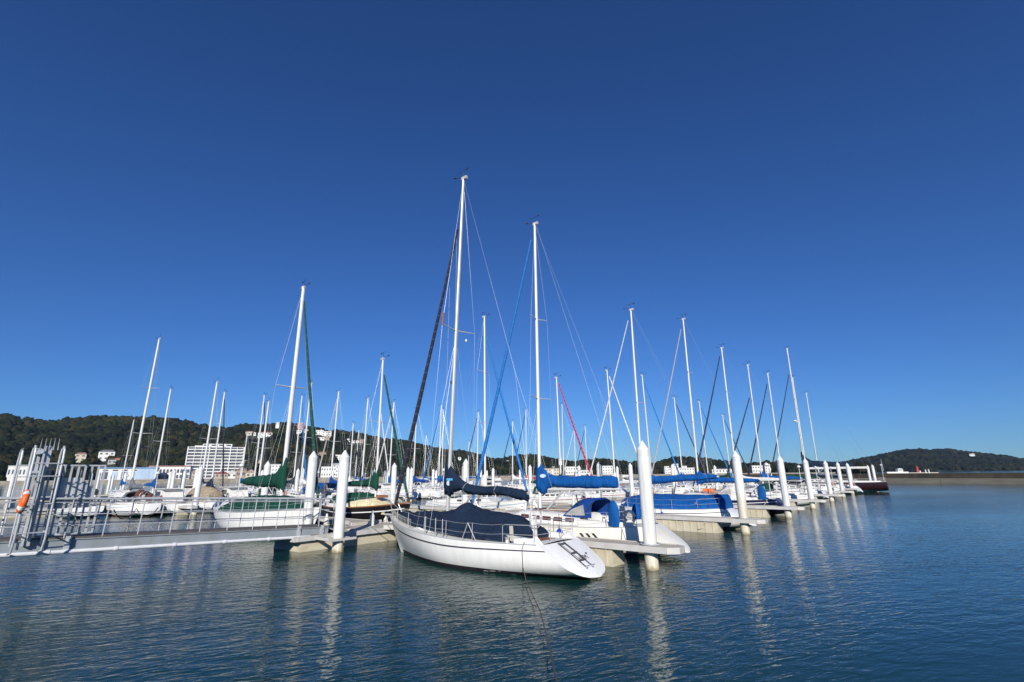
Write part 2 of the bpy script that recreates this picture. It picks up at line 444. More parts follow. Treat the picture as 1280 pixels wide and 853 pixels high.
# ------------------------------------------------------------------ breakwater
m_bw_hi = mat('breakwater_weathered', (0.085, 0.070, 0.050), rough=0.95, dirt=(0.028, 0.026, 0.018), dirt_amt=0.75, scale=0.5, stretch=(1.2, 1, 0.5))
m_bw_lo = mat('breakwater_ledge', (0.26, 0.235, 0.185), rough=0.9, dirt=(0.11, 0.10, 0.07), dirt_amt=0.7, scale=0.4, stretch=(0.4, 1, 2))
bwa, bwb = at_z(1110, 603.9), at_z(1280, 605.6)
bdir = (bwb - bwa).normalized(); bang = math.atan2(bdir.y, bdir.x)
bw = thing('breakwater', 'long low stained concrete breakwater across the harbour mouth at right', 'breakwater', bwa, bang)
X0, X1 = -55.0, 520.0
mb = MB()
x = X0; i = 0
while x < X1:
    w = [16.5, 17.2, 16.8, 17.0][i % 4]
    mb.box((x + w / 2, 3.0, -0.4), (w - 0.10, 6.0, 3.26 + 0.02 * (i % 2))); x += w; i += 1
mb.build('ledge', m_bw_lo, bw)
mb = MB()
mb.box(((X0 + X1) / 2, 4.6, 0.2), (X1 - X0, 4.0, 4.7))
mb.build('parapet', m_bw_hi, bw)

# ------------------------------------------------------------------ forest: crowns over the hills
def ico():
    t = (1 + 5 ** 0.5) / 2
    v = [(-1, t, 0), (1, t, 0), (-1, -t, 0), (1, -t, 0), (0, -1, t), (0, 1, t), (0, -1, -t), (0, 1, -t), (t, 0, -1), (t, 0, 1), (-t, 0, -1), (-t, 0, 1)]
    f = [(0, 11, 5), (0, 5, 1), (0, 1, 7), (0, 7, 10), (0, 10, 11), (1, 5, 9), (5, 11, 4), (11, 10, 2), (10, 7, 6), (7, 1, 8), (3, 9, 4), (3, 4, 2), (3, 2, 6), (3, 6, 8), (3, 8, 9), (4, 9, 5), (2, 4, 11), (6, 2, 10), (8, 6, 7), (9, 8, 1)]
    v = [Vector(p).normalized() for p in v]; cache = {}; g = []
    def mid(a, b):
        k = (min(a, b), max(a, b))
        if k not in cache: v.append(((v[a] + v[b]) / 2).normalized()); cache[k] = len(v) - 1
        return cache[k]
    for a, b, c in f:
        d, e, h = mid(a, b), mid(b, c), mid(c, a); g += [(a, d, h), (b, e, d), (c, h, e), (d, e, h)]
    return np.array([tuple(p) for p in v]), np.array(g)
ICO_V, ICO_F = ico()
def forest_mat(name, cols):
    m, N, L, b = new_mat(name)
    b.inputs['Roughness'].default_value = 1.0; b.inputs['Specular IOR Level'].default_value = 0.1
    ge = N.new('ShaderNodeNewGeometry'); cr = N.new('ShaderNodeValToRGB'); cr.color_ramp.interpolation = 'CONSTANT'
    e = cr.color_ramp.elements
    e[0].position = 0; e[0].color = (*cols[0], 1); e[1].position = 1 / len(cols); e[1].color = (*cols[1], 1)
    for k in range(2, len(cols)):
        q = e.new(k / len(cols)); q.color = (*cols[k], 1)
    L.new(ge.outputs['Random Per Island'], cr.inputs[0])
    tc = N.new('ShaderNodeTexCoord'); nz = N.new('ShaderNodeTexNoise'); nz.inputs['Scale'].default_value = 0.9; nz.inputs['Detail'].default_value = 5
    L.new(tc.outputs['Object'], nz.inputs[0])
    mx = N.new('ShaderNodeMix'); mx.data_type = 'RGBA'; mx.blend_type = 'MULTIPLY'; mx.inputs[0].default_value = 1.0
    c2 = N.new('ShaderNodeValToRGB'); c2.color_ramp.elements[0].position = 0.35; c2.color_ramp.elements[0].color = (0.35, 0.35, 0.35, 1)
    c2.color_ramp.elements[1].position = 0.65; c2.color_ramp.elements[1].color = (1.25, 1.25, 1.2, 1)
    L.new(nz.outputs['Fac'], c2.inputs[0]); L.new(cr.outputs[0], mx.inputs[6]); L.new(c2.outputs[0], mx.inputs[7])
    lo = N.new('ShaderNodeTexNoise'); lo.inputs['Scale'].default_value = 0.011; lo.inputs['Detail'].default_value = 4; L.new(tc.outputs['Object'], lo.inputs[0])
    c3 = N.new('ShaderNodeValToRGB'); c3.color_ramp.elements[0].position = 0.38; c3.color_ramp.elements[0].color = (0.70, 0.80, 0.85, 1)
    c3.color_ramp.elements[1].position = 0.64; c3.color_ramp.elements[1].color = (2.3, 2.05, 1.25, 1); L.new(lo.outputs['Fac'], c3.inputs[0])
    m3 = N.new('ShaderNodeMix'); m3.data_type = 'RGBA'; m3.blend_type = 'MULTIPLY'; m3.inputs[0].default_value = 1.0
    L.new(mx.outputs[2], m3.inputs[6]); L.new(c3.outputs[0], m3.inputs[7]); L.new(m3.outputs[2], b.inputs['Base Color'])
    bp = N.new('ShaderNodeBump'); bp.inputs['Strength'].default_value = 1.0; bp.inputs['Distance'].default_value = 1.5
    L.new(nz.outputs['Fac'], bp.inputs['Height']); L.new(bp.outputs[0], b.inputs['Normal'])
    return m
def crowns(name, pts, m, seed):
    rng = np.random.default_rng(seed); nv, nf = len(ICO_V), len(ICO_F)
    V = np.empty((len(pts) * nv, 3)); Fc = np.empty((len(pts) * nf, 3), dtype=np.int32)
    for i, (x, y, z, r_) in enumerate(pts):
        jit = rng.uniform(0.6, 1.28, (nv, 1))
        sc = np.array([r_ * rng.uniform(.85, 1.2), r_ * rng.uniform(.85, 1.2), r_ * rng.uniform(.7, 1.15)])
        V[i * nv:(i + 1) * nv] = ICO_V * jit * sc + (x, y, z + r_ * 0.35)
        Fc[i * nf:(i + 1) * nf] = ICO_F + i * nv
    me = bpy.data.meshes.new(name)
    me.vertices.add(len(V)); me.vertices.foreach_set('co', V.ravel())
    me.loops.add(Fc.size); me.loops.foreach_set('vertex_index', Fc.ravel())
    me.polygons.add(len(Fc)); me.polygons.foreach_set('loop_start', np.arange(0, Fc.size, 3, dtype=np.int32))
    me.polygons.foreach_set('loop_total', np.full(len(Fc), 3, dtype=np.int32))
    me.update(calc_edges=True); me.validate()
    me.materials.append(m); me.shade_smooth()
    o = bpy.data.objects.new(name, me); COL.objects.link(o)
    return tag(o, kind='stuff')
CLEAR = []        # (px0, px1, Y) of buildings: no crown may stand right in front of them
def cover(xs, grid, count, rmin, rmax, seed, smin=0.0):
    rng = random.Random(seed); out = []
    rows = 26 if grid is gridL else 22
    while len(out) < count:
        i = rng.randrange(len(xs) - 1); tx = rng.random()
        s = rng.random() ** 0.8 * 1.06
        if s < smin: continue
        f = s * rows; j = int(f); tj = f - j
        if j + 1 >= len(grid[i]): continue
        p = grid[i][j].lerp(grid[i][j + 1], tj).lerp(grid[i + 1][j].lerp(grid[i + 1][j + 1], tj), tx)
        px, py = project(*p)
        if any(a - 1.5 < px < b + 1.5 and Y - 90 < p.y < Y + 9 and p.z > z0 - 30 for a, b, Y, z0 in CLEAR): continue
        if mnoise.noise(Vector((p.x * 0.012, p.y * 0.012, 8.0))) < -0.42 and p.y > 300 and px > 330: continue
        q_ = mnoise.noise(Vector((p.x * 0.02, p.y * 0.02, 2.0)))
        out.append((p.x, p.y, p.z, lerp(rmin, rmax, min(1, max(0, 0.42 + (0.9 if s < .85 else 0.25) * q_ + rng.uniform(-.3, .3)))) * (0.8 + 0.4 * min(s, .75)) * (1.3 if s < .8 and rng.random() < 0.04 else 1.0)))
    return out

# ------------------------------------------------------------------ buildings of the far shore
def wallmat(name, c): return mat(name, c, rough=0.85, var=0.12, scale=0.3)
W_ = {'white': wallmat('wall_white', (0.74, 0.73, 0.70)), 'cream': wallmat('wall_cream', (0.58, 0.51, 0.40)), 'beige': wallmat('wall_beige', (0.46, 0.38, 0.28)),
      'tan': wallmat('wall_tan', (0.36, 0.27, 0.19)), 'grey': wallmat('wall_grey', (0.42, 0.42, 0.42)), 'pink': wallmat('wall_pink', (0.50, 0.30, 0.26)),
      'pale_blue': wallmat('wall_pale_blue', (0.40, 0.52, 0.66)), 'orange': wallmat('wall_orange', (0.40, 0.16, 0.08))}
Rf = {'grey': mat('roof_grey', (0.16, 0.165, 0.17), var=0.3, scale=0.5), 'brown': mat('roof_brown', (0.20, 0.085, 0.05), var=0.3, scale=0.5), 'red': mat('roof_red', (0.20, 0.035, 0.03), var=0.3, scale=0.5),
      'tan': mat('roof_tan', (0.33, 0.22, 0.15), var=0.3, scale=0.5), 'blue': mat('roof_blue', (0.10, 0.22, 0.42), var=0.2, scale=0.5), 'white': mat('roof_white', (0.55, 0.55, 0.53), var=0.2, scale=0.5)}
M['win_far'] = mat('far_window', (0.10, 0.11, 0.125), rough=0.15, spec=0.7)
def building(name, label, pxl, pxr, pyt, pyb, Y=None, depth=10, wall='white', roof='flat', roofm='grey', floors=2, bays=4, cat='house', z0=None, group=None, rot=0.0):
    pc = (pxl + pxr) / 2
    base = at_y(pc, pyb, Y) if Y else hit(pc, pyb, xsL, gridL)
    Y = base.y
    l, r_ = at_y(pxl, pyb, Y), at_y(pxr, pyb, Y); t = at_y(pc, pyt, Y)
    w = r_.x - l.x; h = max(t.z - base.z, 1.8)
    z0 = base.z if z0 is None else z0
    h = t.z - z0
    CLEAR.append((pxl, pxr, Y, base.z))
    ang = 0.8 * math.atan2(-base.x, base.y) + rot
    root = thing(name, label, cat, (base.x, base.y + depth / 2, z0), ang, group)
    hw = h * (0.68 if roof == 'gable' else 1.0)
    mb = MB(); mb.box((0, 0, hw / 2 - 1.5), (w, depth, hw + 3))
    wobj = mb.build('wall', W_[wall], root, smooth=0)
    mb = MB()
    if roof == 'gable':
        o = 0.05 * w
        ring = lambda y: [(-w / 2 - o, y, hw - 0.1), (0, y, h), (w / 2 + o, y, hw - 0.1), (w / 2 + o, y, hw - 0.35), (-w / 2 - o, y, hw - 0.35)]
        mb.loft([ring(-depth / 2 - 0.3), ring(depth / 2 + 0.3)])
    elif roof == 'hip':
        hh = h * 0.25
        mb.add([(-w / 2 - .4, -depth / 2 - .4, hw), (w / 2 + .4, -depth / 2 - .4, hw), (w / 2 + .4, depth / 2 + .4, hw), (-w / 2 - .4, depth / 2 + .4, hw), (-w * .3, 0, hw + hh), (w * .3, 0, hw + hh)],
               [(0, 1, 5, 4), (1, 2, 5), (2, 3, 4, 5), (3, 0, 4), (3, 2, 1, 0)])
    else:
        mb.box((0, 0, hw + 0.2), (w + 0.5, depth + 0.5, 0.4))
        if w > 12: mb.box((w * 0.2, 0, hw + 1.1), (w * 0.16, depth * 0.4, 1.5))
    mb.build('roof', Rf[roofm], root, smooth=0)
    fh = hw / floors
    for k in range(floors):
        for q in range(bays):
            bw_ = w / bays
            mb = MB(); mb.box((-w / 2 + bw_ * (q + 0.5), -depth / 2 + 0.06, fh * (k + 0.55)), (bw_ * 0.46, 0.20, fh * 0.36))
            mb.build('window', M['win_far'], root, smooth=0)
    return root
def far_buildings():
    # the ten-storey hotel
    Y = 500.0
    bl, tr = at_y(230, 602, Y), at_y(298, 558.5, Y)
    root = thing('hotel', 'white ten-storey hotel slab with rows of balconies below the wooded hill', 'hotel', ((bl.x + tr.x) / 2, Y + 7, QZ), 0.42)
    CLEAR.append((228, 300, Y, QZ + 8))
    w = (tr.x - bl.x) * 1.0; hgt = tr.z - QZ
    mb = MB(); mb.box((0, 0, hgt / 2 - 1), (w, 12, hgt + 2)); mb.build('wall', W_['white'], root, smooth=0)
    nfl = 10; fh = hgt / nfl
    for k in range(nfl):
        g = MB(); g.box((0, -6.03, fh * (k + 0.56)), (w * 0.965, 0.16, fh * 0.56)); g.build('window_band', M['win_far'], root, smooth=0)
        b = MB(); b.box((0, -6.75, fh * (k + 0.14)), (w * 0.985, 1.5, fh * 0.30)); b.build('balcony', W_['white'], root, smooth=0)
    for q in range(9):
        xx = -w / 2 + w * q / 8
        p = MB(); p.box((xx, -6.85, hgt / 2), (0.45 if q not in (0, 3, 5, 6) else 0.9, 1.75, hgt + (1.0 if q in (3, 5, 6) else 0))); p.build('pier', W_['white'], root, smooth=0)
    t = MB(); t.box((w * 0.0, -0.5, hgt + 1.5), (w * 0.52, 9, 3.1)); tw = t.build('roof_storey', W_['white'], root, smooth=0)
    for q in range(4):
        g = MB(); g.box((-w * 0.2 + q * w * 0.133, -5.02, hgt + 1.6), (w * 0.085, 0.14, 1.6)); g.build('window', M['win_far'], tw, smooth=0)
    t = MB(); t.box((-w * 0.34, 1, hgt + 0.6), (w * 0.14, 6, 1.3)); t.build('stair_head', W_['white'], root, smooth=0)
    B = building
    # arched two-storey shopping arcade
    Y = 380.0
    bl, tr = at_y(183, 604, Y), at_y(231, 583, Y)
    w = tr.x - bl.x; hgt = tr.z - QZ
    root = thing('arcade_building', 'long cream arcade building with two rows of arches and brown roof', 'building', ((bl.x + tr.x) / 2, Y + 5, QZ), 0.40)
    CLEAR.append((180, 232, Y, QZ))
    mb = MB(); mb.box((0, 0, hgt / 2 - 1), (w, 9, hgt + 2)); mb.build('wall', W_['white'], root, smooth=0)
    mb = MB(); mb.box((0, 0, hgt + 0.3), (w + 0.8, 10, 0.7), taper=0.94); mb.build('roof', Rf['brown'], root, smooth=0)
    for k, zc in enumerate((hgt * 0.22, hgt * 0.66)):
        for q in range(12):
            xx = -w / 2 + w * (q + 0.5) / 12; ww = w / 12 * 0.33; hh = hgt * 0.17
            pts = [(-ww, -hh), (ww, -hh), (ww, hh * 0.3)] + [(ww * math.cos(a), hh * 0.3 + ww * math.sin(a)) for a in (math.pi * .25, math.pi * .5, math.pi * .75)] + [(-ww, hh * 0.3)]
            a_ = MB(); a_.loft([[(xx + u, -4.62, zc + v_) for u, v_ in pts], [(xx + u, -4.4, zc + v_) for u, v_ in pts]])
            a_.build('arch_opening', M['win_far'], root, smooth=0)
    # blue and white boat hall
    Y = 350.0
    bl, tr = at_y(119, 604, Y), at_y(181, 585, Y)
    w = tr.x - bl.x; hgt = tr.z - QZ
    root = thing('boat_hall', 'wide white hall with pale blue roof edge on the far left quay', 'building', ((bl.x + tr.x) / 2, Y + 8, QZ), 0.5)
    CLEAR.append((116, 182, Y, QZ))
    mb = MB(); mb.box((0, 0, hgt / 2 - 1), (w, 14, hgt + 2)); mb.build('wall', W_['white'], root, smooth=0)
    mb = MB(); mb.box((0, 0, hgt + 0.1), (w + 1.0, 15, 0.9)); mb.build('roof', Rf['blue'], root, smooth=0)
    mb = MB(); mb.box((w * 0.33, -0.1, hgt * 0.5), (w * 0.33, 14.3, hgt * 0.92)); mb.build('side_wing', W_['pale_blue'], root, smooth=0)
    for q in range(4):
        g = MB(); g.box((-w * 0.38 + q * w * 0.165, -7.04, hgt * 0.36), (w * 0.10, 0.2, hgt * 0.6)); g.build('door', W_['pale_blue'] if q % 2 else M['win_far'], root, smooth=0)
        g = MB(); g.box((-w * 0.38 + q * w * 0.165, -7.05, hgt * 0.80), (w * 0.09, 0.16, hgt * 0.12)); g.build('window', M['win_far'], root, smooth=0)
    H = 'hillside'
    B('low_building', 'low white building with red lower floor at the far left shore', 7, 34, 583, 595, 360, 9, 'white', 'flat', 'white', 1, 8, 'building', QZ + 1)
    B('hillside_house', 'white house with grey roof above the boat hall, on the slope', 121, 137, 565, 576, None, 9, 'white', 'hip', 'grey', 2, 3)
    B('hillside_house', 'orange-brown boxy house on the slope right of the white grey-roofed one', 141, 150, 573, 580, None, 8, 'orange', 'flat', 'brown', 1, 2)
    B('hillside_house', 'pale small house tucked left of the orange-brown house', 133, 141, 575, 581, None, 7, 'grey', 'hip', 'grey', 1, 2)
    B('hillside_house', 'cream house peeping above the gangway gate', 91, 102, 568, 577, None, 8, 'cream', 'hip', 'tan', 2, 2)
    B('shop_house', 'beige gabled shop house at the hotel foot', 236, 247, 586, 600, 370, 8, 'beige', 'gable', 'tan', 2, 2, 'house', QZ)
    B('restaurant_house', 'low house with dark red roof on the quay before the hotel', 266, 280, 589, 599, 362, 8, 'beige', 'gable', 'red', 1, 3, 'house', QZ)
    B('boat_house', 'white gabled quay house between red roof and tan roof', 280, 291, 588, 599, 365, 9, 'white', 'gable', 'white', 1, 2, 'house', QZ)
    B('quay_house', 'brown-roofed quay house with hipped roof right of the white gable', 291, 303, 588, 599, 365, 9, 'tan', 'hip', 'tan', 1, 2, 'house', QZ)
    B('quay_house', 'cream gabled house at the right end of the quay house row', 304, 315, 587, 599, 366, 9, 'cream', 'gable', 'tan', 1, 2, 'house', QZ)
    B('hillside_house', 'small tan house at the hotel right flank', 299, 307, 575, 582, None, 8, 'tan', 'gable', 'tan', 1, 2)
    B('apartment_block', 'white stepped block with a tall left stair tower behind the green-sailed boat', 332, 347, 581, 597, 430, 9, 'white', 'flat', 'white', 3, 4, 'apartment block', QZ + 2)
    B('school_building', 'long pale two-storey building behind the twin white piles', 399, 417, 584, 598, 420, 9, 'white', 'flat', 'white', 2, 6, 'building', QZ)
    B('school_wing', 'tall white end block beside the long two-storey building', 417, 423, 582, 598, 421, 9, 'white', 'flat', 'white', 3, 2, 'building', QZ)
    for args in ((306, 315, 540, 545, 'cream', 'hip', 'tan', 'tan-roofed white villa highest left on the wooded slope'),
                 (316, 321, 541, 545, 'white', 'flat', 'white', 'tiny white villa between two tan-roofed ones on the slope'),
                 (322, 338, 541, 547, 'white', 'hip', 'red', 'wide white villa with reddish roof high on the slope'),
                 (343, 347, 528.5, 532, 'white', 'flat', 'white', 'tiny white box house on the very ridge'),
                 (371, 379, 529, 536, 'pink', 'flat', 'white', 'pink ridge tower house above the slope villas'),
                 (370, 376, 538, 542, 'white', 'hip', 'grey', 'small white house just under the pink ridge tower'),
                 (379, 384, 537, 541, 'cream', 'hip', 'grey', 'small cream house right of the pink ridge tower'),
                 (394, 403, 538, 544, 'white', 'flat', 'white', 'white left half of the terraced ridge flats'),
                 (402, 413, 539.5, 545.5, 'white', 'flat', 'white', 'white right half of the terraced ridge flats'),
                 (397, 404, 547, 550.5, 'white', 'flat', 'white', 'white low house below the terraced flats'),
                 (404, 412, 546, 552, 'beige', 'flat', 'tan', 'beige cut-slope house below the terraced flats'),
                 (433, 437, 549, 553, 'white', 'hip', 'white', 'small white house on the slope behind the thick pile'),
                 (440, 448, 551, 554, 'white', 'hip', 'tan', 'low white house half sunk among ridge trees'),
                 (449, 455, 550, 554, 'tan', 'hip', 'tan', 'tan house under the falling ridge'),
                 (397, 406, 566, 571, 'tan', 'hip', 'tan', 'tan roofed house midway up the slope'),
                 (418, 426, 569, 577, 'white', 'flat', 'white', 'white two-storey house at mid slope'),
                 (415, 424, 580, 584, 'grey', 'hip', 'white', 'low grey house at the slope foot'),
                 (320, 325, 575, 578, 'beige', 'flat', 'tan', 'tiny beige house at mid slope right of the hotel'),
                 (527, 532, 567, 571, 'tan', 'hip', 'tan', 'lone tan house on the long falling slope'),
                 (569, 576, 572, 575, 'white', 'hip', 'white', 'lone white house on the long falling slope'),
                 (622, 640, 577, 581, 'beige', 'flat', 'white', 'pale cut-slope building on the second hill'),
                 (699, 703, 574, 577.5, 'white', 'flat', 'white', 'tiny white house on the second ridge')):
        l_, r_, t_, b_, w_, ro, rm, lab = args
        B('hillside_house', lab, l_, r_, t_, b_, None, 8, w_, ro, rm, 2 if b_ - t_ > 5 else 1, max(2, int((r_ - l_) / 3)))
    B('harbour_building', 'pale flat-roofed harbour building behind the blue boom cover', 708, 724, 584, 597, 400, 12, 'white', 'flat', 'white', 2, 5, 'building', QZ)
    B('harbour_building', 'low white shed right of the pale flat-roofed building', 724, 742, 588, 597, 410, 12, 'white', 'flat', 'grey', 1, 5, 'building', QZ)
    B('harbour_building', 'white stepped building right of the red furled sail', 755, 768, 583, 597, 400, 12, 'white', 'flat', 'white', 3, 4, 'building', QZ)
    B('castle_hotel', 'white castle-like building under the dark wooded knoll', 834, 871, 585.5, 597, 400, 14, 'white', 'flat', 'white', 2, 12, 'hotel', QZ)
    B('castle_tower', 'tall white tower standing on the castle-like building', 845, 851, 580.5, 597, 402, 9, 'white', 'flat', 'white', 4, 2, 'tower', QZ)
    B('castle_wing', 'square white left corner tower of the castle-like building', 833.5, 839, 583.5, 597, 398, 9, 'white', 'flat', 'white', 3, 2, 'tower', QZ)
    B('harbour_building', 'white warehouse between the two right furled black sails', 946, 958, 582.5, 597, 410, 12, 'white', 'flat', 'white', 2, 4, 'building', QZ)
    B('harbour_building', 'white house with flat roof right of the white warehouse', 962, 968, 581, 597, 410, 12, 'white', 'flat', 'white', 3, 2, 'building', QZ)
    B('harbour_building', 'grey-roofed long shed behind the navy sloop boom', 895, 918, 586.5, 597, 410, 12, 'white', 'hip', 'grey', 1, 6, 'building', QZ)
    B('harbour_building', 'cream long shed at the head of the marina between white piles', 676, 700, 586, 598, 390, 12, 'cream', 'flat', 'grey', 2, 7, 'building', QZ)
    B('headland_house', 'tiny white house high on the right headland', 1214, 1219, 567.5, 569.5, 1850, 10, 'white', 'flat', 'white', 1, 2)
far_buildings()
m_forL = forest_mat('forest_leaves', [(0.013, 0.019, 0.011), (0.018, 0.023, 0.013), (0.009, 0.014, 0.010), (0.023, 0.025, 0.015), (0.014, 0.021, 0.013), (0.026, 0.025, 0.017)])
crowns('forest', cover(xsL, gridL, 12500, 3.4, 8.8, 3), m_forL, 5)
m_forR = forest_mat('headland_leaves', [(0.011, 0.015, 0.010), (0.015, 0.017, 0.011), (0.008, 0.012, 0.009), (0.018, 0.018, 0.012)])
crowns('headland_forest', cover(xsR, gridR, 5500, 7.0, 11.5, 4), m_forR, 6)
# hedge of dark bushes at the foot of the left hill
rng = random.Random(9)
bp_ = []
for _ in range(420):
    px = rng.uniform(-60, 420); Y = rng.uniform(345, 430)
    if any(a - 1.5 < px < b + 1.5 and Y < Yb + 9 for a, b, Yb, z0 in CLEAR): continue
    p = at_y(px, 598, Y); bp_.append((p.x, p.y, QZ + 0.3, rng.uniform(1.5, 3.6)))
crowns('shore_undergrowth', bp_, m_forL, 8)

# ------------------------------------------------------------------ things on and beyond the breakwater
def light_tower(name, label, px, pyb, pyt, Y, m_, rad):
    b, t = at_y(px, pyb, Y), at_y(px, pyt, Y); h = t.z - b.z
    o = thing(name, label, 'harbour light', (b.x, Y, b.z))
    mb = MB(); mb.lathe([(rad * 1.3, 0), (rad * 1.3, h * .06), (rad, h * .07), (rad * .72, h * .72), (rad * 1.2, h * .74), (rad * 1.2, h * .78)], n=12); mb.build('tower', m_, o)
    mb = MB(); mb.lathe([(rad * .6, h * .78), (rad * .6, h * .92), (rad * .75, h * .93), (0.02, h)], n=10); mb.build('lantern', m_, o)
    mb = MB()
    for k in range(8):
        a = k * math.pi / 4; mb.tube([(rad * 1.15 * math.cos(a), rad * 1.15 * math.sin(a), h * .78), (rad * 1.15 * math.cos(a), rad * 1.15 * math.sin(a), h * .86)], 0.04, 4)
    mb.build('gallery_rail', m_, o)
m_red = mat('red_paint', (0.42, 0.05, 0.04), rough=0.5, var=0.15)
m_wht = mat('white_paint', (0.78, 0.78, 0.76), rough=0.5, var=0.1)
light_tower('harbour_light', 'red harbour light tower beyond the breakwater', 1147.5, 591.6, 582.6, 560, m_red, 1.5)
light_tower('harbour_light', 'small white light beside the red harbour tower', 1150.6, 591.6, 588.2, 555, m_wht, 0.7)
light_tower('channel_marker', 'left white marker post of the pair right of the red tower', 1157.5, 591.6, 587.0, 540, m_wht, 0.6)
light_tower('channel_marker', 'right white marker post of the pair right of the red tower', 1161.5, 591.6, 586.6, 540, m_wht, 0.6)
mb = MB(); mb.box((0, 0, 0.3), (48, 8, 1.6))
pier = mb.build('mole', M['concrete']); p = at_y(1140, 591, 556); pier.location = (p.x + 2, p.y, 0.0)
tag(pier, 'low distant mole carrying the red and white harbour lights', 'mole')
mb = MB(); mb.tube([(0, 0, 0), (0, 0, 32)], [1.2, 0.4], 4)
for k in range(7): mb.bar((-1 + k * .1, 0, 3 * k + 2), (1 - k * .1, 0, 3 * k + 4), 0.15, 0.15)
pl = mb.build('lattice_mast', M['galv']); p = at_y(1104, 588, 1380); pl.location = (p.x, p.y, p.z - 2)
tag(pl, 'thin grey lattice mast at the foot of the right headland', 'mast')
# a ferry-like white workboat lying beyond the breakwater
fb = thing('workboat', 'long low white workboat with wheelhouse beyond the breakwater', 'boat', at_y(1120, 591.0, 460) * 1.0, 0.0)
fb.location.z = 0
mb = MB(); mb.loft([[(x, -w, 0), (x, -w * 1.05, 2.2), (x, w * 1.05, 2.2), (x, w, 0)] for x, w in ((-9.5, 1.6), (-8.5, 2.2), (5, 2.2), (9.5, 1.2), (11.5, .1))]); mb.build('hull', M['hull_white'], fb)
mb = MB(); mb.box((3.4, 0, 3.4), (4.6, 3.0, 2.6)); mb.box((3.6, 0, 4.9), (3.0, 2.4, 0.5)); wh = mb.build('wheelhouse', M['cabin'], fb)
mb = MB(); mb.box((3.4, -1.52, 3.8), (3.6, 0.06, 0.8)); mb.build('window', M['glass'], wh)
# street lamp on the far quay
p = at_y(184, 604, 335)
sl = thing('street_lamp', 'tall curved-arm street lamp on the quay before the blue-roofed hall', 'street lamp', (p.x, p.y, QZ))
mb = MB(); mb.tube([(0, 0, 0), (0, 0, 7.0), (-.2, 0, 7.6), (-.7, 0, 7.9), (-1.6, 0, 7.95)], [0.12, 0.09, .08, .07, .06], 8); mb.build('post', M['galv'], sl)
mb = MB(); mb.box((-2.0, 0, 7.92), (0.9, 0.3, 0.16)); mb.build('lamp_head', M['pvc'], sl)

# thin sea air between here and the far hills
hz = MB(); hz.box((0, 1100, 100), (6400, 2500, 260))
m_hz = bpy.data.materials.new('sea_air'); m_hz.use_nodes = True
for n_ in list(m_hz.node_tree.nodes): m_hz.node_tree.nodes.remove(n_)
vo = m_hz.node_tree.nodes.new('ShaderNodeOutputMaterial'); pv = m_hz.node_tree.nodes.new('ShaderNodeVolumePrincipled')
pv.inputs['Color'].default_value = (0.42, 0.66, 1.0, 1); pv.inputs['Density'].default_value = 0.000036; pv.inputs['Anisotropy'].default_value = 0.0
m_hz.node_tree.links.new(pv.outputs[0], vo.inputs['Volume'])
tag(hz.build('haze', m_hz, None, 0), kind='stuff')
# ------------------------------------------------------------------ pontoons
def main_pontoon(name, label, n_right, n_left, a0, a1, zt=0.66):
    c = an(a0, n_right)
    o = thing(name, label, 'pontoon', c, ANG_A)
    w = n_right - n_left; L = a1 - a0
    d = MB(); t = MB(); x = 0.0; i = 0
    while x < L - 0.5:
        ln = min(6.0, L - x)
        d.box((x + ln / 2, w / 2, zt - 0.07), (ln - 0.03, w - 0.16, 0.14))
        for y in (0.04, w - 0.04): t.box((x + ln / 2, y, zt - 0.085), (ln - 0.02, 0.16, 0.21))
        if i == 0: t.box((-0.04, w / 2, zt - 0.085), (0.16, w, 0.21))
        f = MB(); f.box((x + ln / 2, w / 2, 0.06), (ln - 0.5, w - 0.25, 0.86), taper=0.985); f.build('float', M['float'], o, smooth=0)
        x += ln; i += 1
    d.build('deck', M['concrete'], o, smooth=0); t.build('edge_trim', M['trim'], o, smooth=0)
    return o
def finger(a, n0, n1, label, pile_n=None, far=False, w=1.0, zt=0.80):
    s = 1 if n1 > n0 else -1
    o = thing('finger_pontoon', label, 'pontoon', an(a, n0), ANG_N if s > 0 else ANG_N + math.pi, 'finger pontoons between the berths')
    L = abs(n1 - n0)
    d = MB(); h = w / 2
    out = [(0, -h - .5), (0.9, -h), (L - 0.35, -h), (L, -h * .45), (L, h * .45), (L - 0.35, h), (0.9, h), (0, h + .5)]
    d.loft([[(x, y, zt - 0.13) for x, y in out], [(x, y, zt) for x, y in out]])
    d.build('deck', M['concrete'], o, smooth=0)
    e = MB()
    def lip(p, q): e.bar((p[0], p[1], zt - 0.085), (q[0], q[1], zt - 0.085), 0.05, 0.21)
    for p, q in zip(out, out[1:]): lip((p[0], p[1] * 1.02), (q[0], q[1] * 1.02))
    e.build('edge_trim', M['trim'], o, smooth=0)
    for x0, x1 in ((1.3, 4.0), (4.9, 7.4), (8.2, L - 2.4)):
        f = MB(); f.box(((x0 + x1) / 2, 0, 0.03), (x1 - x0, w * 0.92, 1.26), taper=0.97)
        if not far:
            k = x0 + 0.25
            while k < x1 - 0.1:
                f.box((k, 0, 0.02), (0.07, w * 0.95, 1.18)); k += 0.42
        f.build('float', M['float'], o, smooth=0)
    if pile_n is not None:
        g = MB(); px = abs(pile_n - n0)
        pts = [(px + 0.33 * math.cos(k * math.pi / 8), -0.10 * s + 0.33 * math.sin(k * math.pi / 8), zt + 0.05) for k in range(17)]
        g.tube(pts, 0.035, 6); g.build('pile_guide', M['galv'], o)
    return o
main_pontoon('main_pontoon', 'long beige concrete main pontoon running away from the gangway', 0.10, -2.6, 0.0, 108)
main_pontoon('main_pontoon', 'long second pontoon crowded with boats beyond the open water at left', -42.0, -44.4, -6.0, 112)
main_pontoon('main_pontoon', 'far third pontoon nearest the quay at left', -86.0, -88.2, -10.0, 90)
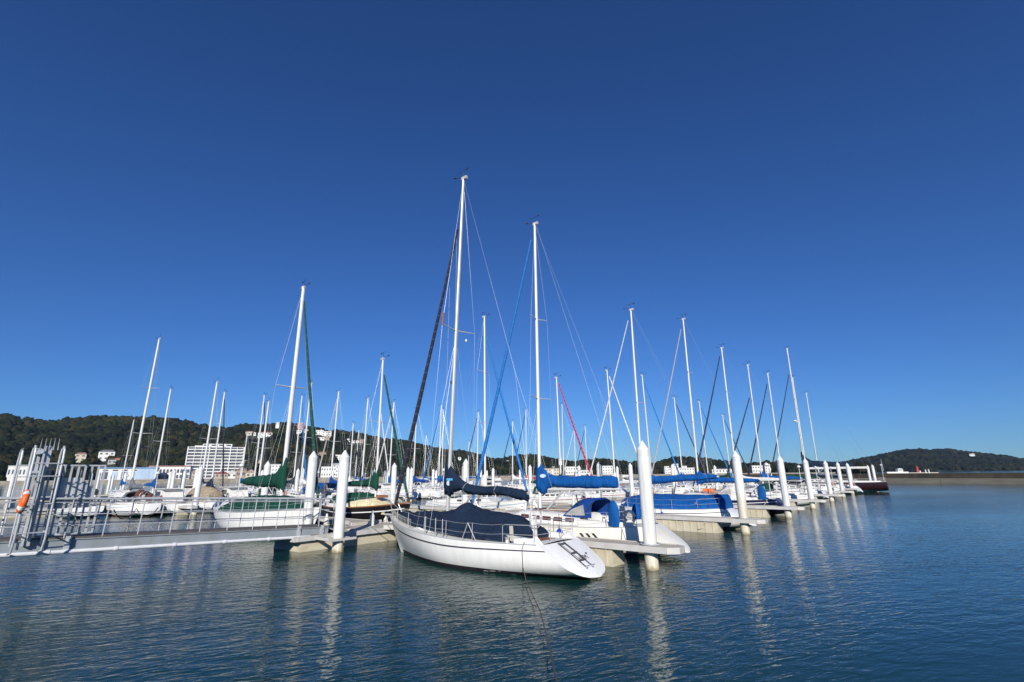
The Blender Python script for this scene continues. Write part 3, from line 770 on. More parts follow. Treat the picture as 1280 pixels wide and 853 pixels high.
def pile_bracket(parent, x, y, z):
    g = MB(); pts = [(x + 0.34 * math.cos(k * math.pi / 10), y + 0.34 * math.sin(k * math.pi / 10), z) for k in range(21)]
    g.tube(pts, 0.05, 6)
    for dx in (-0.42, 0.42): g.bar((x + dx, y + 1.2, z), (x + dx, y - 0.2, z), 0.10, 0.12)
    g.bar((x - 0.7, y - 0.34, z), (x + 0.7, y - 0.34, z), 0.10, 0.10)
    g.build('pile_bracket', M['trim'], parent)
pile_bracket(bpy.data.objects['main_pontoon'], 1.35, -1.15, 0.56)
RIGHT_A = [5.6, 18.2, 30.2, 41.5, 54.8, 66.5, 78.5]
rl = ['finger pontoon beside the white sloop with navy deck tarp', 'finger pontoon in front of the cream hull with blue deck tarp', 'finger pontoon in front of the navy-hulled sloop',
      'fourth finger pontoon from the gangway, on the open-water side', 'fifth finger pontoon from the gangway, on the open-water side', 'sixth finger pontoon from the gangway, on the open-water side', 'last finger pontoon short of the black yacht']
for i, a in enumerate(RIGHT_A): finger(a + 0.1, 0.14, 15.5, rl[i], 14.4, far=i > 2)
LEFT_A = [5.6, 17.0, 26, 37.5, 49, 60.5, 72.5, 85]
ll = ['finger pontoon between the green-tarped white hull and the black varnished hull', 'finger pontoon behind the black-hulled boat', 'finger pontoon right of the long white hull with blue furled jib', 'finger pontoon beyond the red furled jib']
for i, a in enumerate(LEFT_A): finger(a, -2.65, -15.6, ll[i] if i < 4 else 'far finger pontoon hidden among boats left of the main walkway', -14.4, far=True)
for a in (6.0, 17.4, 31.4, 48, 58, 74): finger(a, -41.95, -29.5, 'finger pontoon on the near side of the second pontoon', -30.2, far=True)
for a in (5.0, 12.2, 24, 36, 47, 60, 76): finger(a, -44.45, -57.0, 'finger pontoon on the far side of the second pontoon', -56.2, far=True)

# ------------------------------------------------------------------ piles
def pile_parts(top, r=0.235, m='pile', n=20):
    a = MB(); a.lathe([(r * 1.01, -1.2), (r * 1.01, top - 0.62), (r * 0.99, top - 0.60), (r * 0.99, top - 0.585), (r * 1.0, top - 0.57), (r * 1.0, top - 0.36)], n=n)
    b = MB(); b.lathe([(r * 1.0, top - 0.36), (r * 1.03, top - 0.35), (r * 0.12, top - 0.02), (0.005, top)], n=n)
    return a, b
def pile(pos, label, top=4.5, m='pile', n=20):
    o = thing('mooring_pile', label, 'pile', (pos.x, pos.y, 0), 0, 'white mooring piles')
    a, b = pile_parts(top, m=m, n=n)
    a.build('shaft', M[m], o, 50); b.build('cap', M['pile_cap'], o, 50)
    return o
pile(an(1.35, 1.25), 'white pointed pile at the near corner of the platform beside the gangway end', 4.52)
pile(an(2.1, -2.9), 'white pile behind the gangway railing, left of the corner pile', 4.65)
pl = ['big white pile at the end of the finger beside the navy-tarped sloop', 'white pile stained yellow on its lower half by the blue-tarped hull', 'white pile at the finger end by the navy hull',
      'white pile fourth along the open-water row of finger ends', 'white pile fifth along the open-water row of finger ends', 'white pile sixth along the open-water row of finger ends', 'white pile last in the open-water row, before the black yacht']
for i, a in enumerate(RIGHT_A): pile(an(a, 14.4), pl[i], 4.5, 'pile_dirty' if i == 1 else 'pile')
def fit_a(px, n, z=4.4):
    a = -20.0
    while a < 200:
        p = an(a, n)
        if p.y > 6 and project(p.x, p.y, z)[0] >= px: return a
        a += 0.05
    return a
for px, lab in ((582.5, 'white pile rising behind the sagging navy boom cover'), (748, 'white pile standing behind the blue boom cover below the red furled jib'),
                (787.5, 'slim white pile just left of the big foreground finger pile'), (840, 'slim white pile behind the blue boom cover of the cream hull'),
                (893, 'slim white pile among the boats left of the stained pile'), (962, 'slim white pile between the black furled jibs')):
    pile(an(fit_a(px, -2.9), -2.9), lab, 4.45)
for i, a in enumerate(LEFT_A):
    pile(an(a - .5, -14.4), ['white pile behind the white mast with green boom cover', 'white pile of the close pair seen past the black furled jib'][i] if i < 2 else 'slim white pile among the boats left of the main walkway', 4.45, n=14)
pile(at_z(508.5, 627.5), 'left white pile of the close pair seen past the black furled jib', 4.45, n=14)
pile(an(22.9, -42.6 + .5), 'slim white pile between the two thick piles near the gangway end', 4.5, n=14)
for px, pyb, lab in ((117.5, 625, 'thick white pile near the gangway gate, right one of its pair'), (109.5, 620, 'white pile left one of the pair next to the gangway gate'), (133.5, 619, 'white pile left of the transom of the sloop with grey sprayhood'),
                (137.5, 617.5, 'thinner white pile right next to it left of the grey sprayhood sloop'), (223.5, 636, 'tall white pile before the hotel beside the beige tarp'), (208.5, 622, 'white pile between the grey sprayhood sloop and the tall pile')):
    g = at_z(px, pyb); pile(g, lab, 4.5 if pyb > 619 else 4.2, n=14)
for a in (10, 22, 34, 46, 58, 70, 82): pile(an(a, -41.7), 'slim white pile on the near edge of the second pontoon', 4.4, n=12)
for a in (6, 17.4, 31.4, 48, 58, 74): pile(an(a + .3, -30.2), 'slim white pile at a near finger end of the second pontoon', 4.4, n=12)
for a in (12.2, 24, 36, 47, 60, 76): pile(an(a, -56.2), 'slim white pile at a far finger end of the second pontoon', 4.4, n=12)
for a in (0, 14, 28, 42, 56, 70): pile(an(a, -85.6), 'slim white pile on the third pontoon far off', 4.4, n=10)
for a, n_, lab in ((90.5, 16.5, 'white pile rising behind the stern deck of the black yacht'), (97, 12.5, 'white pile seen under the long white boom of the black yacht'), (104, 15.0, 'far white pile beside the black yacht stern')):
    pile(an(a + 6, n_), lab, 4.4, n=12)

# ------------------------------------------------------------------ gangway and gate
SLOPE = math.atan2(0.48, 11.3)
gw = thing('gangway', 'grey steel gangway with tubular railings leading from the quay to the pontoon', 'gangway', an(1.7, -0.8, 0.95), 0)
gw.rotation_euler = (0, -SLOPE, ANG_A + math.pi)
GL = 17.9
for y in (0.58, -0.58):
    g = MB(); g.box((GL / 2, y, -0.14), (GL, 0.06, 0.28)); g.box((GL / 2, y, -0.285), (GL, 0.14, 0.035)); g.box((GL / 2, y, 0.01), (GL, 0.14, 0.035))
    g.build('girder', M['girder'], gw, smooth=0)
g = MB(); g.box((GL / 2, 0, 0.055), (GL - 0.05, 1.3, 0.05)); g.build('deck', M['gang_deck'], gw, smooth=0)
for y in (0.64, -0.64):
    r_ = MB()
    for z, rr in ((1.30, 0.034), (1.18, 0.014), (0.80, 0.016), (0.44, 0.016)): r_.tube([(0.1, y, z), (GL, y, z)], rr, 8)
    r_.tube([(0.1, y, 1.30), (-0.12, y, 1.17), (-0.16, y, 0.8), (-0.16, y, 0.08)], 0.03, 8)
    k = 0.55
    while k < GL:
        r_.tube([(k, y, 0.05), (k, y, 1.30)], 0.02, 6); k += 1.02
    r_.build('railing', M['galv'], gw)
p = MB(); p.tube([(0.9, 0.66, -0.37), (GL, 0.66, -0.37)], 0.065, 10)
for k in range(1, 9): p.tube([(1.0 + k * 1.8, 0.66, -0.37), (1.09 + k * 1.8, 0.66, -0.37)], 0.085, 10)
p.build('service_pipe', M['pvc'], gw)
for k in (0.35, 1.5, 9.6):
    b = MB(); b.box((k, 0.645, -0.10), (0.16, 0.06, 0.42)); b.box((k, 0.68, -0.02), (0.06, 0.05, 0.12)); b.build('bracket', M['galv'], gw, smooth=0)
s_ = MB(); s_.tube([(1.3, 0.5, -0.42), (0.9, 0.55, -0.75), (0.55, 0.5, -1.35)], 0.05, 6); s_.tube([(0.7, 0.5, -0.42), (1.1, 0.5, -0.9), (1.35, 0.45, -1.3)], 0.05, 6); s_.tube([(0.9, 0.5, -0.75), (0.9, -0.5, -0.75)], 0.09, 8)
s_.build('support_strut', M['dark'], gw)
rp = MB(); rp.add([(0, -.55, 0.0), (0, .55, 0.0), (-0.9, .55, -0.27), (-0.9, -.55, -0.27), (0, -.55, -.05), (0, .55, -.05), (-0.9, .55, -0.31), (-0.9, -.55, -0.31)], [(0, 1, 2, 3), (7, 6, 5, 4), (0, 4, 5, 1), (1, 5, 6, 2), (2, 6, 7, 3), (3, 7, 4, 0)])
rp.build('ramp_flap', M['galv'], gw, smooth=0)

GA = fit_a(24, 0.66, 2.2) + 0.38
gz = 0.95 + 0.48 / 11.3 * (1.7 - GA)
gate = thing('security_gate', 'tall grey steel security gate with arched side guards on the gangway', 'gate', an(GA, -1.0, gz), ANG_A + math.pi)
for y in (0.93, -0.93):
    g = MB(); g.box((0, y, 1.42), (0.16, 0.10, 3.1)); g.box((0.09, y, 1.42), (0.03, 0.22, 3.1)); g.build('gate_post', M['galv'], gate, smooth=0)
g = MB(); g.box((0, 0, 2.82), (0.14, 1.8, 0.14)); g.box((0, 0, 2.15), (0.08, 1.8, 0.08)); g.build('gate_header', M['galv'], gate, smooth=0)
for sg in (1, -1):
    for dx in (-0.32, 0.38):
        w_ = MB()
        pts = [(dx, sg * 0.98, 2.4), (dx, sg * 0.99, 2.7), (dx, sg * 1.08, 2.88), (dx, sg * 1.26, 2.95), (dx, sg * 1.44, 2.85), (dx, sg * 1.51, 2.6), (dx, sg * 1.55, 0.1), (dx, sg * 1.40, -0.25), (dx, sg * 1.0, -0.32)]
        w_.tube(pts, 0.032, 8)
        w_.tube([(dx, sg * 0.98, 2.4), (dx, sg * 0.98, -0.1)], 0.022, 8)
        for z in (0.3, 1.15, 2.0): w_.tube([(dx, sg * 0.98, z), (dx, sg * 1.55, z)], 0.022, 6)
        w_.build('side_guard', M['galv'], gate)
    b_ = MB()
    for z in (0.3, 1.15, 2.0, 2.4): b_.tube([(-0.32, sg * 1.55, z), (0.38, sg * 1.55, z)], 0.02, 6)
    b_.box((0.03, sg * 1.13, 1.2), (0.02, 0.24, 2.3))
    b_.build('guard_brace', M['galv'], gate)
    f_ = MB()
    for k in range(5):
        if sg < 0: break
        t_ = -0.22 + 0.11 * k
        f_.tube([(t_, sg * 0.98, 2.85), (t_ + 0.03, sg * (1.06 + .03 * k), 3.22)], [0.018, 0.004], 5)
    if sg > 0: f_.build('spikes', M['galv'], gate)
# the open door leaf stands along the far side of the gangway
d = MB()
for z in (0.12, 1.25, 2.35): d.tube([(-0.2, 0.70, z), (-1.65, 0.70, z)], 0.035, 6)
for k in range(9):
    x = -0.2 - k * 0.18; d.box((x, 0.70, 1.23), (0.055, 0.05, 2.25))
d.build('gate_leaf', M['galv'], gate, smooth=0)
pl_ = [(-0.4, .95), (-1.5, .95), (-1.5, 1.5), (-1.05, 1.95), (-0.4, 1.95)]
q = MB(); q.loft([[(x, 0.66, z) for x, z in pl_], [(x, 0.64, z) for x, z in pl_]])
q.build('lock_plate', M['galv'], gate, smooth=0)
# life ring on the near side guard
ring = MB(); nseg = 28
ctr = Vector((0, 0, 0)); rings = []
for k in range(nseg):
    a = 2 * math.pi * k / nseg; c = Vector((0.27 * math.cos(a), 0, 0.27 * math.sin(a)))
    rings.append([tuple(c + Vector((math.cos(a), 0, math.sin(a))) * 0.085 * math.cos(b) + Vector((0, 0.085 * math.sin(b), 0))) for b in [2 * math.pi * j / 10 for j in range(10)]])
ring.loft(rings + [rings[0]], cap0=False, cap1=False)
lr = ring.build('life_ring', M['orange'])
tag(lr, 'orange life ring with white bands hung on the gangway gate', 'life ring')
lr.location = Vector((*an(GA - .40, .68).xy, at_y(24, 627, an(GA - .40, .68).y).z)); lr.rotation_euler = (0.1, 0.12, ANG_A + 0.55 + 0.98)
for k in range(4):
    a = math.pi / 4 + k * math.pi / 2; b = MB(); rr = []
    for da in (-0.2, -0.1, 0.0, 0.1, 0.2):
        c = Vector((0.27 * math.cos(a + da), 0, 0.27 * math.sin(a + da)))
        rr.append([tuple(c + Vector((math.cos(a + da), 0, math.sin(a + da))) * 0.09 * math.cos(t_) + Vector((0, 0.09 * math.sin(t_), 0))) for t_ in [2 * math.pi * j / 10 for j in range(10)]])
    b.loft(rr); b.build('band', M['white_c'], lr)
# dock pedestals and cleats on the platform
def pedestal(a, n_, label, h=0.78):
    p = an(a, n_, 0.66); o = thing('dock_pedestal', label, 'pedestal', p, ANG_A, 'white dock pedestals')
    b = MB(); b.lathe([(0.13, 0), (0.13, h * .62), (0.12, h * .66), (0.07, h * .78), (0.05, h)], n=12); b.build('body', M['fender_white'], o)
    c = MB(); c.tube([(0, 0, h - .02), (0, 0, h + .12)], 0.02, 6); c.build('cap', M['dark'], o)
pedestal(5.3, -1.75, 'white pointed dock pedestal on the platform by the black hull')
pedestal(2.6, -1.9, 'white pointed dock pedestal just behind the corner pile')
pedestal(29.5, -1.6, 'white dock pedestal far along the main pontoon')
for a_ in (12.5, 18.5, 24.0, 36.5, 43.0): pedestal(a_, -0.25, 'white dock pedestal on the main pontoon behind the sloops', .95)
def cleat(a, n_, label):
    o = thing('dock_cleat', label, 'cleat', an(a, n_, 0.66), ANG_A, 'dock cleats')
    b = MB(); b.tube([(-0.16, 0, 0.09), (-0.06, 0, 0.11), (0.06, 0, 0.11), (0.16, 0, 0.09)], [0.015, .025, .025, .015], 6); b.build('horn', M['galv'], o)
    c = MB(); c.box((-.05, 0, .05), (.04, .05, .1)); c.box((.05, 0, .05), (.04, .05, .1)); c.build('base', M['galv'], o)
def coil(a, n_, label):
    b = MB(); rng_ = random.Random(int(a * 10))
    pts = []
    for k in range(90):
        t_ = k / 90; an_ = t_ * 2 * math.pi * 5; r_ = .10 + .17 * t_ + rng_.uniform(-.012, .012); pts.append((r_ * math.cos(an_), r_ * .85 * math.sin(an_), .018 + .03 * (1 - t_) + rng_.uniform(0, .012)))
    b.tube(pts, .014, 5); o = b.build('rope_coil', M['rope']); o.location = an(a, n_, .66); tag(o, label, 'rope coil')
coil(3.2, -0.6, 'pale coiled rope lying on the platform between the corner pile and the black hull')
coil(6.8, -2.0, 'pale coiled rope lying on the pontoon at the black hull bow')
cleat(4.0, 0.0, 'small cleat on the platform edge by the white sloop bow')
cleat(2.2, -1.2, 'small cleat in the middle of the platform')
cleat(5.3, 7.6, 'cleat halfway along the finger beside the navy-tarped sloop')
cleat(17.9, 10.6, 'cleat on the finger in front of the blue-tarped hull')
# ------------------------------------------------------------------ sailing boats
BG = 'sailing boats moored in the marina'
class Hull:
    def __init__(s, L, B, fb=1.0, bow_up=0.42, st_up=0.12, xb=None, rake_b=0.9, stern='reverse', rs=0.8, ws=0.62, kz=0.2):
        s.L, s.B, s.fb, s.bu, s.su = L, B, fb, bow_up, st_up; s.kz = kz
        s.xb = 0.42 * L if xb is None else xb; s.xs = s.xb - L
        s.rb, s.stern, s.rs, s.ws = rake_b, stern, rs, ws
    def zs(s, t):
        return s.fb + (s.bu * ((t - .3) / .7) ** 1.8 if t > .3 else s.su * ((.3 - t) / .3) ** 2)
    def zk(s, t):
        if t < .18: return lerp(s.kz, -0.12, t / .18)
        if t < .45: return lerp(-0.12, -0.5, (t - .18) / .27)
        if t < .8: return -0.5
        return lerp(-0.5, 0.0, ((t - .8) / .2) ** 1.5)
    def y(s, t, h):
        if t < .42: p = s.ws + (1 - s.ws) * math.sin(math.pi / 2 * t / .42)
        else:
            u = (t - .42) / .58; p = max(0, 1 - u ** 2.15)
        h = min(max(h, 0), 1); full = (1 - (1 - h) ** lerp(4.0, 3.2, min(1, t / .4))) ** .5
        v = 0.0 if t < .55 else ((t - .55) / .45) ** 1.3
        return s.B / 2 * p * lerp(full, h ** .62, v)
    def x(s, t, h):
        if s.stern == 'reverse': xs = s.xs + s.rs * h
        elif s.stern == 'counter': xs = s.xs + s.rs * (1 - h)
        else: xs = s.xs + 0.1 * h
        xb = s.xb - s.rb * (1 - h) ** 1.1
        w = t ** 1.0
        return xs + (xb - xs) * w
    def P(s, t, h, sg=1, off=0.0):
        return (s.x(t, h), sg * (s.y(t, h) + off), lerp(s.zk(t), s.zs(t), h))
    def h_at(s, t, z): return (z - s.zk(t)) / (s.zs(t) - s.zk(t))
    def edge(s, x, sg, inset=0.0):
        lo, hi = 0.0, 1.0
        for _ in range(40):
            m = (lo + hi) / 2
            if s.x(m, 1) < x: lo = m
            else: hi = m
        return (x, sg * max(0.02, s.y(lo, 1) - inset), s.zs(lo))
    def beam(s, x): return s.edge(x, 1)[1]
def hull_parts(H, root, hm, foul, sheer, nt=28):
    T = [k / nt for k in range(nt + 1)]
    hs = [0, .01, .04, .1, .18, .28, .4, .55, .7, .85, 1.0]
    m = MB()
    rows = [[H.P(t, h, 1) for h in reversed(hs)] + [H.P(t, h, -1) for h in hs[1:]] for t in T]
    m.loft(rows, closed=False)
    hull = None
    bulge = (.05 * H.B if H.stern == 'reverse' else .015 * H.B); tr = MB(); rows = []
    for h in hs: rows.append([(H.x(0, h) - bulge * (1 - u * u) * (.35 + .65 * math.sin(math.pi * h)) , H.y(0, h) * u, lerp(H.zk(0), H.zs(0), h)) for u in [-1 + q_ / 4 for q_ in range(9)]])
    m.loft(rows, closed=False)
    hull = m.build('hull', hm, root, 50)
    def band(za, zb, name, mt, off, t0=0.0, t1=1.0, rel=False):
        b = MB()
        for sg in (1, -1):
            r_ = []
            for t in T:
                if t < t0 or t > t1: continue
                ha = 1 - za if rel else H.h_at(t, za); hb = 1 - zb if rel else H.h_at(t, zb)
                ha, hb = min(max(ha, 0.001), 1), min(max(hb, 0.001), 1)
                q = [lerp(ha, hb, w) for w in (0, .15, .4, .7, 1)]
                r_.append([H.P(t, h, sg, off) for h in q] + [H.P(t, h, sg, -0.02) for h in reversed(q)])
            b.loft(r_)
        return b.build(name, mt, hull, 50)
    if foul: band(-0.35, 0.13, 'antifoul', foul, 0.008, 0.0, 0.985)
    if sheer: band(0.15, 0.185, 'sheer_stripe', sheer, 0.005, 0.0, 0.99, True)
    # deck with a little camber
    d = MB(); rows = []
    for t in T:
        x, y, z = H.P(t, 1); z -= 0.02
        rows.append([(x, y * w, z + 0.06 * (1 - w * w) * min(1, y)) for w in (-1, -.6, -.2, .2, .6, 1)])
    d.loft(rows, closed=False); d.build('deck', M['deck'], root, 50)
    return hull, band
def rail_line(H, root, name, x0, x1, m, r_=0.022, n=24):
    b = MB()
    for sg in (1, -1): b.tube([tuple(Vector(H.edge(lerp(x0, x1, k / n), sg, 0.02)) + Vector((0, 0, 0.015))) for k in range(n + 1)], r_, 4)
    return b.build(name, m, root)
def cabin_parts(H, root, x0, x1, hc, wf, cm, wm, nwin, far=False):
    n = 14; rows = []
    def sec(x):
        s = (x - x0) / (x1 - x0); b = H.beam(x); zd = H.edge(x, 1)[2]
        w = min(b - 0.28, H.B / 2 * wf); w = max(w, 0.12)
        hh = hc * min(1.0, (1 - s) / 0.28 + 0.02) if s > 0.72 else hc
        return w, zd + 0.01, hh
    for k in range(n + 1):
        x = lerp(x0, x1, k / n); w, z, hh = sec(x)
        rows.append([(x, -w, z), (x, -w * .94, z + hh * .75), (x, -w * .84, z + hh * .95), (x, -w * .4, z + hh * 1.08), (x, w * .4, z + hh * 1.08), (x, w * .84, z + hh * .95), (x, w * .94, z + hh * .75), (x, w, z)])
    m = MB(); m.loft(rows); c = m.build('cabin', cm, root, 35)
    for sg in (1, -1):
        for q in range(nwin):
            s0 = 0.06 + q * 0.68 / nwin; s1 = s0 + 0.68 / nwin * 0.74
            g = MB(); rr = []
            for k in range(4):
                x = lerp(x0, x1, lerp(s0, s1, k / 3)); w, z, hh = sec(x)
                a = w * (1 - .06 * .35 / .75); b = w * (1 - .06 * .70 / .75) if True else w
                rr.append([(x, sg * (a + .012), z + hh * .30), (x, sg * (b + .014), z + hh * .68), (x, sg * (b - .03), z + hh * .68), (x, sg * (a - .03), z + hh * .30)])
            g.loft(rr); g.build('window', wm, c, 30)
    if not far:
        hb = MB(); hb.box((lerp(x0, x1, .62), 0, H.edge(lerp(x0, x1, .62), 1)[2] + hc * 1.08 + .03), (0.5, 0.5, 0.08)); hb.box((lerp(x0, x1, .3), 0, H.edge(x0, 1)[2] + hc * 1.08 + .02), (0.9, 0.65, 0.07)); hb.build('hatch', M['glass'], c, 0)
        hr = MB()
        for sg in (1, -1):
            z = H.edge((x0 + x1) / 2, 1)[2] + hc * 1.05
            y = H.B / 2 * wf * .66
            hr.tube([(lerp(x0, x1, .12), sg * y, z + .06), (lerp(x0, x1, .6), sg * y, z + .06)], 0.018, 5)
        hr.build('grab_rail', M['teak'], c)
    return c, sec
def cockpit_parts(H, root, x0, x1, far=False):
    m = MB()
    for sg in (1, -1):
        r_ = []
        for k in range(7):
            x = lerp(x0, x1, k / 6); b = H.beam(x); z = H.edge(x, 1)[2]
            w = min(b - .25, H.B * .34); hh = lerp(.16, .30, k / 6)
            r_.append([(x, sg * w, z), (x, sg * (w - .04), z + hh), (x, sg * (w - .2), z + hh), (x, sg * (w - .26), z)])
        m.loft(r_)
    c = m.build('coaming', M['cabin'], root, 35)
    s = MB(); z = H.edge((x0 + x1) / 2, 1)[2]; s.box(((x0 + x1) / 2, 0, z + 0.045), (abs(x1 - x0) * .9, H.B * .30, 0.02)); s.build('cockpit_sole', M['teak'], root, 0)
    if not far:
        w = MB(); cx = lerp(x0, x1, .30); zz = z + .75
        pts = [(cx, .36 * math.cos(a), zz + .36 * math.sin(a)) for a in [2 * math.pi * k / 20 for k in range(21)]]
        w.tube(pts, .016, 6, cap=False)
        for k in range(6): a = k * math.pi / 3; w.tube([(cx, 0, zz), (cx, .36 * math.cos(a), zz + .36 * math.sin(a))], .008, 4)
        w.build('steering_wheel', M['steel'], root)
        p = MB(); p.box((cx + .12, 0, z + .42), (.2, .24, .8), taper=.8); p.build('pedestal', M['cabin'], root, 0)
def mast_parts(H, root, top, r_, m, spread, far, rake=0.012, zfoot=None):
    z0 = H.edge(0, 1)[2] if zfoot is None else zfoot
    tip = Vector((-rake * (top - z0), 0, top))
    b = MB(); b.tube([(0, 0, z0), tuple(tip * .5 + Vector((0, 0, z0 * .5))), tuple(tip)], [r_, r_, r_ * .82], 10, flat=.8)
    mast = b.build('mast', m, root, 50)
    at = lambda z: Vector((-rake * (z - z0), 0, z))
    for f, w in spread:
        p = at(z0 + f * (top - z0))
        for sg in (1, -1):
            sp = MB(); sp.tube([tuple(p), tuple(p + Vector((-.18, sg * w, .06)))], [r_ * .36, r_ * .2], 5); sp.build('spreader', M['spar'], mast)
    w_ = MB(); k = 1.0 if not far else 1.25
    w_.tube([tuple(tip), tuple(tip + Vector((.03, 0, .42)))], .012 * k, 5)
    w_.tube([tuple(tip + Vector((-.25, .05, .40))), tuple(tip + Vector((.34, -.05, .46)))], .011 * k, 5)
    w_.box(tuple(tip + Vector((-.30, .05, .40))), (.14, .012, .10))
    w_.tube([tuple(tip + Vector((.05, 0, .05))), tuple(tip + Vector((.5, .1, .12)))], .012 * k, 5)
    w_.lathe([(.01, .06), (.06, .09), (.06, .13), (.01, .16)], tuple(tip + Vector((.5, .1, .04))), 8)
    w_.build('wind_vane', M['dark'], mast)
    c = MB(); c.box(tuple(tip + Vector((-.06, 0, -.02))), (.34, .12, .16)); c.build('masthead', M['spar'], mast, 0)
    return mast, at, z0
def ringed(cx, zt, zb, hw, rng, amp, n=14):
    zc, hh = (zt + zb) / 2, (zt - zb) / 2; out = []
    for k in range(n):
        a = 2 * math.pi * k / n; q = 1 + rng.uniform(-amp, amp)
        ca, sa = math.cos(a), math.sin(a)
        out.append((cx, hw * q * ca * (1.15 if sa < 0 else 1.0 - .35 * max(sa, 0)), zc + hh * q * sa))
    return out
def cover_mesh(prof, seed, amp=0.10, sub=3):
    rng = random.Random(seed); xs = [p[0] for p in prof]; rows = []
    N = (len(prof) - 1) * sub
    for k in range(N + 1):
        f = k / sub; i = min(int(f), len(prof) - 2); t = f - i
        a, b = prof[i], prof[i + 1]
        v = [lerp(a[j], b[j], t) for j in range(4)]
        rows.append(ringed(v[0], v[1], v[2], v[3], rng, amp))
    m = MB(); m.loft(rows); return m
def boom_parts(H, root, bz, bl, cover, spar, seed, prof=None, droop=0.0, far=False):
    b = MB(); e = (-bl, 0, bz + droop)
    b.tube([(-0.08, 0, bz - .05), e], .06, 8); b.build('boom', spar, root)
    if cover is None: return
    if prof is None:
        q = lambda x: bz + droop * (x / -bl)
        prof = [(0.16, bz + .85, bz - .42, .07), (0.0, bz + .95, bz - .45, .15), (-.22, bz + .80, bz - .30, .18), (-.55, bz + .50, bz - .18, .19), (-1.0, bz + .33, bz - .16, .18),
                (-bl * .45, q(-bl * .45) + .26, q(-bl * .45) - .17, .17), (-bl * .75, q(-bl * .75) + .22, q(-bl * .75) - .15, .15), (-bl * .98, q(-bl) + .13, q(-bl) - .12, .11)]
    m = cover_mesh(prof, seed, .15 if not far else .10, 4 if not far else 2)
    cv = m.build('sail_cover', M[cover], root, 75)
    if not far:
        for k in (range(5, len(prof) - 1, 3) if cover == 'navy' else range(4, len(prof) - 1, 2)):
            x, zt, zb, hw = prof[k]; rg = ringed(x, zt + .015, zb - .015, hw * 1.13, random.Random(1), 0.0, 18)
            t_ = MB(); t_.tube(rg + [rg[0]], .008, 5, cap=False); t_.build('sail_tie', M['navy'] if cover != 'navy' else M['rope'], cv)
    return cv
def jib_parts(H, root, at, z0, top, col, frac=0.95, thick=0.085):
    bow = Vector((H.xb - .25, 0, H.zs(1) + .12)); hd = at(z0 + frac * (top - z0)) + Vector((.14, 0, 0))
    pts = []; rr = []; rng = random.Random(int(top * 100))
    for k in range(15):
        t = k / 14; p = bow.lerp(hd, lerp(.02, .97, t)); p.x -= .05 * math.sin(math.pi * t); pts.append(tuple(p))
        rr.append(thick * (lerp(.75, 1.15, min(1, t * 6)) * lerp(1.12, .55, t)) * rng.uniform(.93, 1.07))
    b = MB(); b.tube(pts, rr, 8); b.build('furled_jib', J[col], root, 60)
    d = MB(); d.lathe([(.05, 0), (.12, .02), (.12, .16), (.05, .18)], tuple(bow + Vector((-.02, 0, -.05))), 10); d.build('furler_drum', M['dark'], root)
def rig_parts(H, root, at, z0, top, spread, r_, jib, split=True, fore=0.95):
    b = MB(); tip = at(top - .05)
    for sg in (1, -1):
        ch = Vector(H.edge(-.15, sg, .12)); last = tip
        for f, w in reversed(spread):
            p = at(z0 + f * (top - z0)) + Vector((-.18, sg * w, .06)); b.tube([tuple(last), tuple(p)], r_, 4); last = p
        b.tube([tuple(last), tuple(ch)], r_, 4)
        l0 = at(z0 + spread[0][0] * (top - z0) * .97)
        for dx in (.45, -.5): b.tube([tuple(l0), tuple(Vector(H.edge(dx, sg, .15)))], r_, 4)
    xs = H.x(0.02, 1); zst = H.zs(0)
    if split:
        j = Vector((lerp(xs, at(top).x, .35), 0, lerp(zst, top, .38)))
        b.tube([tuple(tip), tuple(j)], r_, 4)
        for sg in (1, -1): b.tube([tuple(j), (xs + .1, sg * H.y(.03, 1) * .8, zst)], r_, 4)
    else: b.tube([tuple(tip), (xs + .1, 0, zst)], r_, 4)
    if not jib: b.tube([(H.xb - .2, 0, H.zs(1)), tuple(at(z0 + fore * (top - z0)))], r_ * 1.3, 4)
    b.build('rigging', M['wire'], root)
